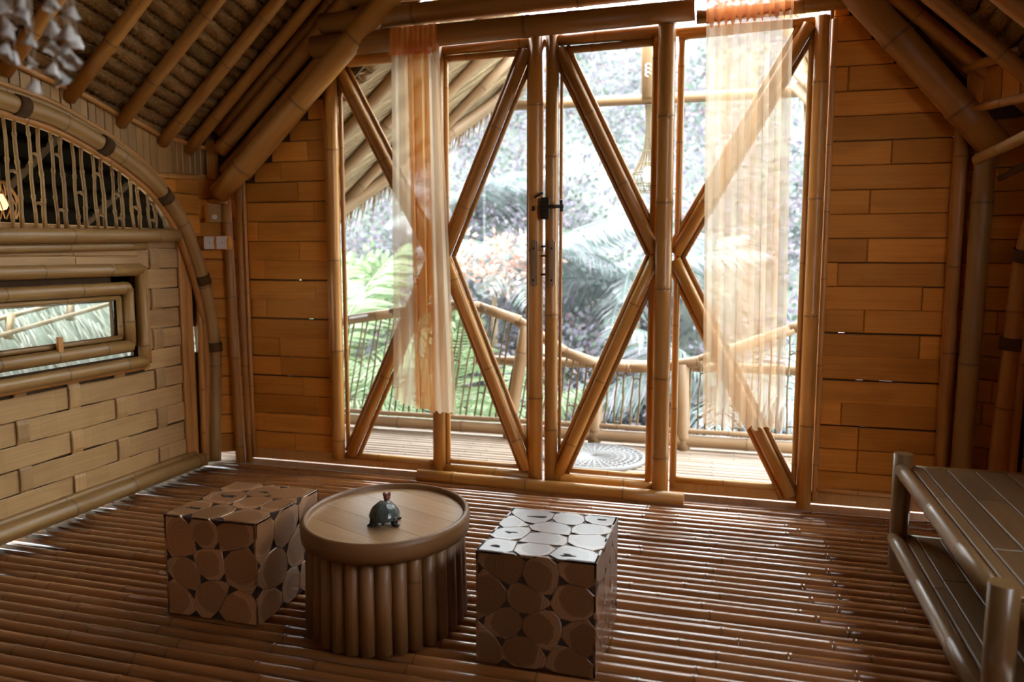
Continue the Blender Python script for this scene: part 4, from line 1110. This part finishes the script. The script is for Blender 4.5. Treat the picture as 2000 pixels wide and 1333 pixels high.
# railing
ra = empty('balcony_railing', (-1.0, 5.25, 0), 'wavy bamboo balcony railing with thin twig balusters outside the doors', 'railing')
RY_ = 5.25
TOP = [(-4.1, 0.62), (-2.79, 0.81), (-2.43, 0.872), (-1.95, 0.937), (-1.76, 0.93), (-1.47, 0.838), (-1.15, 0.633), (-0.92, 0.555), (-0.69, 0.535), (-0.455, 0.553), (-0.225, 0.603), (0.33, 0.83), (0.9, 0.97), (1.8, 1.0)]
def top_z(x): return interp(TOP, x)
for (a, b), (c, d) in zip(TOP, TOP[1:]):
    pole('top_rail', (a - 0.01, RY_, b), (c + 0.01, RY_, d), 0.036, None, 'railing', ra, 0.5)
pole('bottom_rail', (-4.1, RY_, 0.06), (1.8, RY_, 0.06), 0.042, None, 'railing', ra, 0.6)
pole('bottom_rail', (-4.1, RY_ - 0.01, 0.125), (1.8, RY_ - 0.01, 0.13), 0.018, None, 'railing', ra, 0.6)
pole('mid_rail', (-1.85, 5.40, 0.53), (1.8, 5.40, 0.55), 0.034, None, 'railing', ra, 0.6)
for (xb, xt) in ((-3.2, -3.1), (-1.545, -1.42), (-0.93, -0.905), (-0.325, -0.345), (0.75, 0.72)):
    pole('post', (xb, RY_, 0.0), (xt, RY_, top_z(xt)), 0.044, None, 'railing', ra, 0.5)
x = -3.6; j = 0
while x < 1.2:
    lean = interp([(-3.6, 0.16), (-1.5, 0.13), (-1.0, 0.03), (1.2, -0.02)], x)
    g = 0.052
    ladder_twin('baluster', ra, (x, RY_, 0.12), (x + lean, RY_, top_z(x + lean) - 0.02), (x + g, RY_, 0.12), (x + g + lean * 0.9, RY_, top_z(x + g + lean * 0.9) - 0.02), 'twig', 0.0064, [R.uniform(0.05, 0.3), R.uniform(0.5, 0.9)])
    x += 0.112
# round mat on the deck
mt = empty('round_mat', (-0.86, 4.86, 0), 'round white woven mat lying on the balcony deck', 'mat')
for k in range(8):
    r = 0.035 + k * 0.04; pts = [(-0.86 + r * math.cos(2 * math.pi * i / 40), 4.86 + r * math.sin(2 * math.pi * i / 40), 0.006) for i in range(41)]
    curve_pole('woven_ring', pts, 0.013 if k != 7 else 0.017, None, 'mat', mt, n=6, nodes=False, smooth_path=False, cap=False)
for i in range(36):
    a = 2 * math.pi * i / 36
    pole('spoke', (-0.86 + 0.03 * math.cos(a), 4.86 + 0.03 * math.sin(a), 0.010), (-0.86 + 0.31 * math.cos(a), 4.86 + 0.31 * math.sin(a), 0.010), 0.011, None, 'mat', mt, n=5, nodes=False)

# porch prow roof, left and right, with thatch rows, poles and fringe
def prow(S0, S1, rdir, length, label, nr, rows, tl, tr, fringe=True):
    """tl(s), tr(s): extent of the row at distance s up the slope, in units of the eave edge"""
    S0 = Vector(S0); S1 = Vector(S1); e = S1 - S0; rdir = Vector(rdir).normalized()
    nrm = e.cross(rdir).normalized()
    if nrm.z < 0: nrm = -nrm
    def at(t, s_): return S0 + e * t + rdir * s_
    bx = Boxes(); m = 12
    for k in range(m):
        a, b = length * k / m, length * (k + 1) / m
        bx.quadprism([tuple(q - S0) for q in (at(tl(a), a), at(tr(a), a), at(tr(b), b), at(tl(b), b))], tuple(nrm * 0.08))
    roof = tag(add('porch_roof', bx.mesh(), 'thatch', None, S0 + nrm * 0.09), label, 'roof')
    for k in range(rows):
        s_ = length * (k + 0.3) / rows
        q0 = at(tl(s_), s_) + nrm * 0.062; q1 = at(tr(s_), s_) + nrm * 0.062
        path = [tuple((q1 - q0) * (i / 24) + Vector((0, 0, R.uniform(-0.006, 0.006)))) for i in range(25)]
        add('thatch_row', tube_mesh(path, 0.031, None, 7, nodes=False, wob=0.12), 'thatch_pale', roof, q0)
    lo, hi = min(tl(0), tl(length)), max(tr(0), tr(length))
    for k in range(nr):
        t = lo + (hi - lo) * (k + 0.5) / nr
        ss = [length * i / 40 for i in range(41) if tl(length * i / 40) <= t <= tr(length * i / 40)]
        if len(ss) > 2: pole('porch_rafter', at(t, ss[0] - 0.03), at(t, ss[-1]), 0.036, None, 'railing', roof, 0.5)
    p0, p1 = at(tl(0), 0), at(tr(0), 0)
    pole('edge_pole', p0 - nrm * 0.01, p1 - nrm * 0.01, 0.042, None, 'railing', roof, 0.5)
    pole('edge_pole', p0 + rdir * 0.22 - nrm * 0.04, p1 + rdir * 0.22 - nrm * 0.04, 0.036, None, 'railing', roof, 0.5)
    if fringe:
        V = []; F = []
        for i in range(900):
            q = (p1 - p0) * R.random() - rdir * 0.02 + nrm * R.uniform(0, 0.09); l = R.uniform(0.12, 0.30); w = 0.007
            d = Vector((R.uniform(-0.03, 0.03) - rdir.x * 0.3 * l, R.uniform(-0.03, 0.03), -l)); wv = e.normalized() * w
            n0 = len(V); V += [tuple(q - wv), tuple(q + wv), tuple(q + d)]; F.append((n0, n0 + 1, n0 + 2))
        fr = add('fringe', build(V, F, [[(0, 0), (0.01, 0), (0.005, 0.1)]] * len(F), None, False), 'thatch', roof, p0); fr['kind'] = 'stuff'
    return roof
prow((-2.871, 5.4, 1.651), (-1.795, 6.2, 2.61), (math.cos(LA), 0, math.sin(LA)), 3.0, 'thatched porch roof, painted sunlit, with bamboo poles beyond the left sidelight', 5, 40, lambda s_: max(-0.45 - 0.42 * s_, -1.28), lambda s_: 1.12 - 0.60 * s_)
prow((0.80, 5.25, 1.78), (0.345, 5.75, 2.42), (-math.cos(LA) * 0.3, 0.2, math.sin(LA)), 0.9, 'corner of thatched porch roof beyond the right sidelight', 4, 9, lambda s_: -0.8, lambda s_: 1.0)
# tie pole, king post, pendant lamp
tie = empty('porch_frame', (-0.65, 6.0, 2.3), 'bamboo tie pole and short upright of the porch seen through the doors', 'porch frame')
pole('tie_pole', (-1.75, 6.0, 2.445), (0.9, 6.0, 2.43), 0.038, None, 'railing', tie, 0.7)
pole('king_post', (-0.685, 5.98, 2.44), (-0.70, 5.98, 3.25), 0.052, None, 'railing', tie, 0.8)
for k in range(3):
    a0 = k * 0.03
    pts = [(-0.685 + 0.018 * math.cos(i * 0.7), 5.925, 2.60 + a0 + 0.014 * math.sin(i * 0.7)) for i in range(8)]
    curve_pole('cord_coil', pts, 0.005, None, 'white', tie, n=6, nodes=False)
pl = empty('pendant_lamp', (-0.68, 6.0, 1.75), 'lit bottle-shaped woven pendant lamp hanging on the porch', 'lamp')
prof = [(0.028, 2.40), (0.020, 2.28), (0.024, 2.16), (0.04, 2.06), (0.075, 1.97), (0.11, 1.90), (0.125, 1.82), (0.10, 1.765)]
for k in range(18):
    a = 2 * math.pi * k / 18
    curve_pole('strand', [(-0.68 + r * math.cos(a + i * 0.06), 6.0 + r * math.sin(a + i * 0.06), z_) for i, (r, z_) in enumerate(prof)], 0.004, None, 'twig', pl, n=5, nodes=False)
for r, z_ in prof[1:]:
    curve_pole('hoop', [(-0.68 + r * math.cos(2 * math.pi * i / 20), 6.0 + r * math.sin(2 * math.pi * i / 20), z_) for i in range(21)], 0.0045, None, 'twig', pl, n=5, nodes=False, smooth_path=False)
add('bulb', lathe([(0.001, -0.05), (0.03, -0.04), (0.045, 0), (0.035, 0.035), (0.018, 0.06), (0.001, 0.065)], 16), 'bulb', pl, (-0.68, 6.0, 1.885))

# neighbouring thatch seen through the slot window
nb = empty('neighbour_roof', (-4.9, 4.0, 0), 'pale grey thatched roof with rails outside the slot window', 'roof')
add('thatch_slope', Boxes().quadprism([(-5.0, 1.0, 0.2), (-5.0, 7.0, 0.2), (-6.2, 7.0, 1.7), (-6.2, 1.0, 1.7)], (-0.1, 0, -0.2)).mesh(), 'straw_grey', nb, (0, 0, 0))
V = []; F = []
for i in range(2600):
    t = R.random(); yv = R.uniform(1.0, 7.0); q = Vector((-5.0 - 1.2 * t + 0.03, yv, 0.2 + 1.5 * t + 0.03)); d = Vector((0.22, R.uniform(-0.12, 0.12), -0.3)) * R.uniform(0.6, 1.1)
    n0 = len(V); w = Vector((0, 0.010, 0)); V += [tuple(q - w), tuple(q + w), tuple(q + d)]; F.append((n0, n0 + 1, n0 + 2))
fr = add('straw', build(V, F, None, None, False), 'straw_grey', nb, (0, 0, 0)); fr['kind'] = 'stuff'
pole('rail', (-5.05, 3.3, 0.56), (-5.05, 6.2, 1.02), 0.018, None, 'twig', nb, nodes=False)
pole('rail', (-5.1, 3.3, 0.68), (-5.1, 5.8, 1.05), 0.018, None, 'twig', nb, nodes=False)
for k in range(4): pole('rail_stem', (-5.07, 3.85 + k * 0.55, 0.60 + k * 0.09), (-5.09, 3.9 + k * 0.55, 0.78 + k * 0.09), 0.03, None, 'thatch_pale', nb, nodes=False)

# ground and hillside
gm = Boxes().box(-40, 40, -30, 7.0, -3.3, -3.2)
tag(add('ground', gm.mesh(), 'ground'), 'leafy ground below the raised house', 'ground', kind='structure')
def hz(x, y): return -3.2 + max(0, y - 6.6) * 0.62 + max(0, y - 9.5) * 0.5 + 0.5 * math.sin(x * 0.7 + 1) * math.sin(y * 0.6) + 0.25 * math.sin(x * 1.9 + y * 1.3)
V = []; F = []; nx, ny = 48, 28
for i in range(ny + 1):
    for j in range(nx + 1):
        x = -26 + 42 * j / nx; y = 6.4 + 9.6 * i / ny; V.append((x, y, hz(x, y)))
for i in range(ny):
    for j in range(nx):
        a = i * (nx + 1) + j; F.append((a, a + 1, a + nx + 2, a + nx + 1))
tag(add('hillside', build(V, F), 'ground'), 'steep planted hillside facing the balcony', 'hillside', kind='structure')
V = []; F = []
def leaf(V, F, p, d, w, l):
    d = d.normalized(); s = d.cross(Vector((R.uniform(-1, 1), R.uniform(-1, 1), R.uniform(-1, 1)))).normalized() * w
    n0 = len(V); m = p + d * (l * 0.5)
    V += [tuple(p), tuple(m + s), tuple(p + d * l), tuple(m - s)]; F.append((n0, n0 + 1, n0 + 2, n0 + 3))
for k in range(3000):
    y_ = 7.0 + 8.8 * R.random() ** 0.95; x = R.uniform(-1.0, 0.32) * y_ * 0.95 + R.uniform(-1.5, 1.5)
    if k % 5 == 0: y_ = R.uniform(7.6, 9.6); x = R.uniform(-4.5, 1.2)
    c = Vector((x, y_, hz(x, y_) + R.uniform(0.1, 0.6) + (R.uniform(0, 1.3) if k % 5 == 0 else 0))); s = R.uniform(0.35, 0.75)
    nl = 44; big = R.uniform(0.4, 0.85)
    for i in range(nl):
        d = Vector((R.gauss(0, 1), R.gauss(0, 1) - 0.4, R.gauss(0, 1) + 0.3)).normalized()
        leaf(V, F, c + d * s * R.uniform(0.3, 1.0), d + Vector((0, -0.3, -0.3)), 0.05 * big, 0.15 * big)
hf = tag(add('hillside_foliage', build(V, F, None, None, False), 'leaf_hill'), 'dense leafy undergrowth with painted pale glare covering the hillside', 'foliage', kind='stuff')

def frond_mesh(length, droop, nl, lw, ll, seed):
    rg = random.Random(seed); V = []; F = []
    pts = []
    for i in range(nl + 1):
        t = i / nl; pts.append(Vector((length * t * (1 - 0.15 * droop * t), 0, length * (0.35 * t - droop * t * t))))
    tm_ = tube_mesh([tuple(p) for p in pts[::3]], 0.018 * length, 0.004, 5, nodes=False)
    V = [tuple(v.co) for v in tm_.vertices]; F = [tuple(p.vertices) for p in tm_.polygons]; bpy.data.meshes.remove(tm_)
    for i in range(2, nl + 1):
        t = i / nl; env = math.sin(math.pi * (0.12 + 0.85 * t)) ** 0.7; tg_ = (pts[i] - pts[i - 1]).normalized()
        for s in (-1, 1):
            d = (tg_ * 0.6 + Vector((0, s, 0)) * 0.9 + Vector((0, 0, -0.25 - 0.3 * rg.random()))).normalized()
            l = ll * env * rg.uniform(0.85, 1.1); p = pts[i]; w = tg_ * lw; q = p + d * l * 0.55; e = p + d * l + Vector((0, 0, -0.25 * l))
            n0 = len(V); V += [tuple(p - w * 0.4), tuple(q - w), tuple(e), tuple(q + w), tuple(p + w * 0.4)]; F.append((n0, n0 + 1, n0 + 2, n0 + 3, n0 + 4))
    return build(V, F, None, None, False)
fr_var = [frond_mesh(1.0, 0.35 + 0.12 * i, 42, 0.011, 0.34, i) for i in range(4)]
fr_bright = [frond_mesh(1.0, 0.15 + 0.1 * i, 36, 0.012, 0.40, 10 + i) for i in range(3)]
for m_ in fr_var: m_.materials.append(M['leaf_palm'])
for m_ in fr_bright: m_.materials.append(M['leaf_bright'])
def palm(loc, trunk_h, fl, label, var, nf=14, tilt_up=0.5):
    t = empty('palm_tree', loc, label, 'palm', 'palms on the hillside')
    top = Vector(loc) + Vector((R.uniform(-.1, .1), R.uniform(-.1, .1), trunk_h))
    pole('trunk', loc, top, 0.11, 0.08, 'trunk', t, 0.12, 10)
    for i in range(nf):
        a = 2 * math.pi * i / nf + R.uniform(-0.2, 0.2); el = R.uniform(-0.2, 1.0) * tilt_up
        o = add('frond', var[i % len(var)], None, t, top, (0, -el, a)); s = fl * R.uniform(0.85, 1.1); o.scale = (s, s, s)
palm((-2.45, 9.6, hz(-2.45, 9.6)), 2.0, 1.7, 'palm painted pale with glare behind the middle of the railing, in the right door', fr_var)
palm((-1.35, 10.2, hz(-1.35, 10.2)), 1.7, 1.7, 'palm painted pale with glare low behind the right end of the railing', fr_var)
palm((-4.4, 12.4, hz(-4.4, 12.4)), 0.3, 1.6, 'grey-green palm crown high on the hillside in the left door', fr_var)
palm((-4.55, 7.9, -2.8), 2.6, 1.9, 'bright green fan of palm fronds beyond the left sidelight', fr_bright, 13, 1.2)
palm((-2.75, 7.0, -3.0), 2.5, 1.4, 'green palm fronds below the railing in the left door', fr_bright, 11, 0.8)
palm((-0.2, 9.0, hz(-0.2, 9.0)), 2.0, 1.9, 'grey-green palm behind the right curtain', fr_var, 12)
# blossom shrub and bright bush
def shrub(loc, rx, rz, nl, lw, ll, mat, label, name, cat, stem=True):
    t = empty(name, loc, label, cat)
    c = Vector(loc) + Vector((0, 0, rz + (0.8 if stem else 0)))
    V = []; F = []
    cl_ = [Vector((R.gauss(0, 0.5) * rx, R.gauss(0, 0.4) * rx, R.gauss(0, 0.45) * rz)) for _ in range(26)]
    for i in range(nl):
        k = cl_[i % 26]; d = Vector((R.gauss(0, 1), R.gauss(0, 1), R.gauss(0, 0.8))).normalized()
        leaf(V, F, k + d * R.uniform(0.03, 0.24) * rx, d + Vector((0, 0, 0.1)), lw, ll)
    add('leaves' if cat == 'bush' else 'blossoms', build(V, F, None, None, False), mat, t, c)['kind'] = 'stuff'
    pole('stem', loc, c, 0.05, 0.02, 'trunk', t, nodes=False)
    return t
shrub((-2.70, 8.6, hz(-2.7, 8.6)), 0.55, 0.35, 1100, 0.022, 0.09, 'leaf_pink', 'pink blossoming shrub above the railing in the left door', 'blossom_shrub', 'shrub')
bpy.data.objects['blossom_shrub'].location.z = 0.0
WPOS['blossom_shrub'] = Vector((-2.7, 8.6, 0))
shrub((-4.9, 9.4, -1.6), 1.3, 1.1, 2600, 0.03, 0.13, 'leaf_bright', 'light green leafy bush beyond the left sidelight', 'leafy_bush', 'bush')
shrub((-3.05, 8.3, -0.9), 0.5, 0.5, 1000, 0.03, 0.12, 'leaf_bright', 'fresh green bush under the pink blossoms', 'leafy_bush', 'bush')
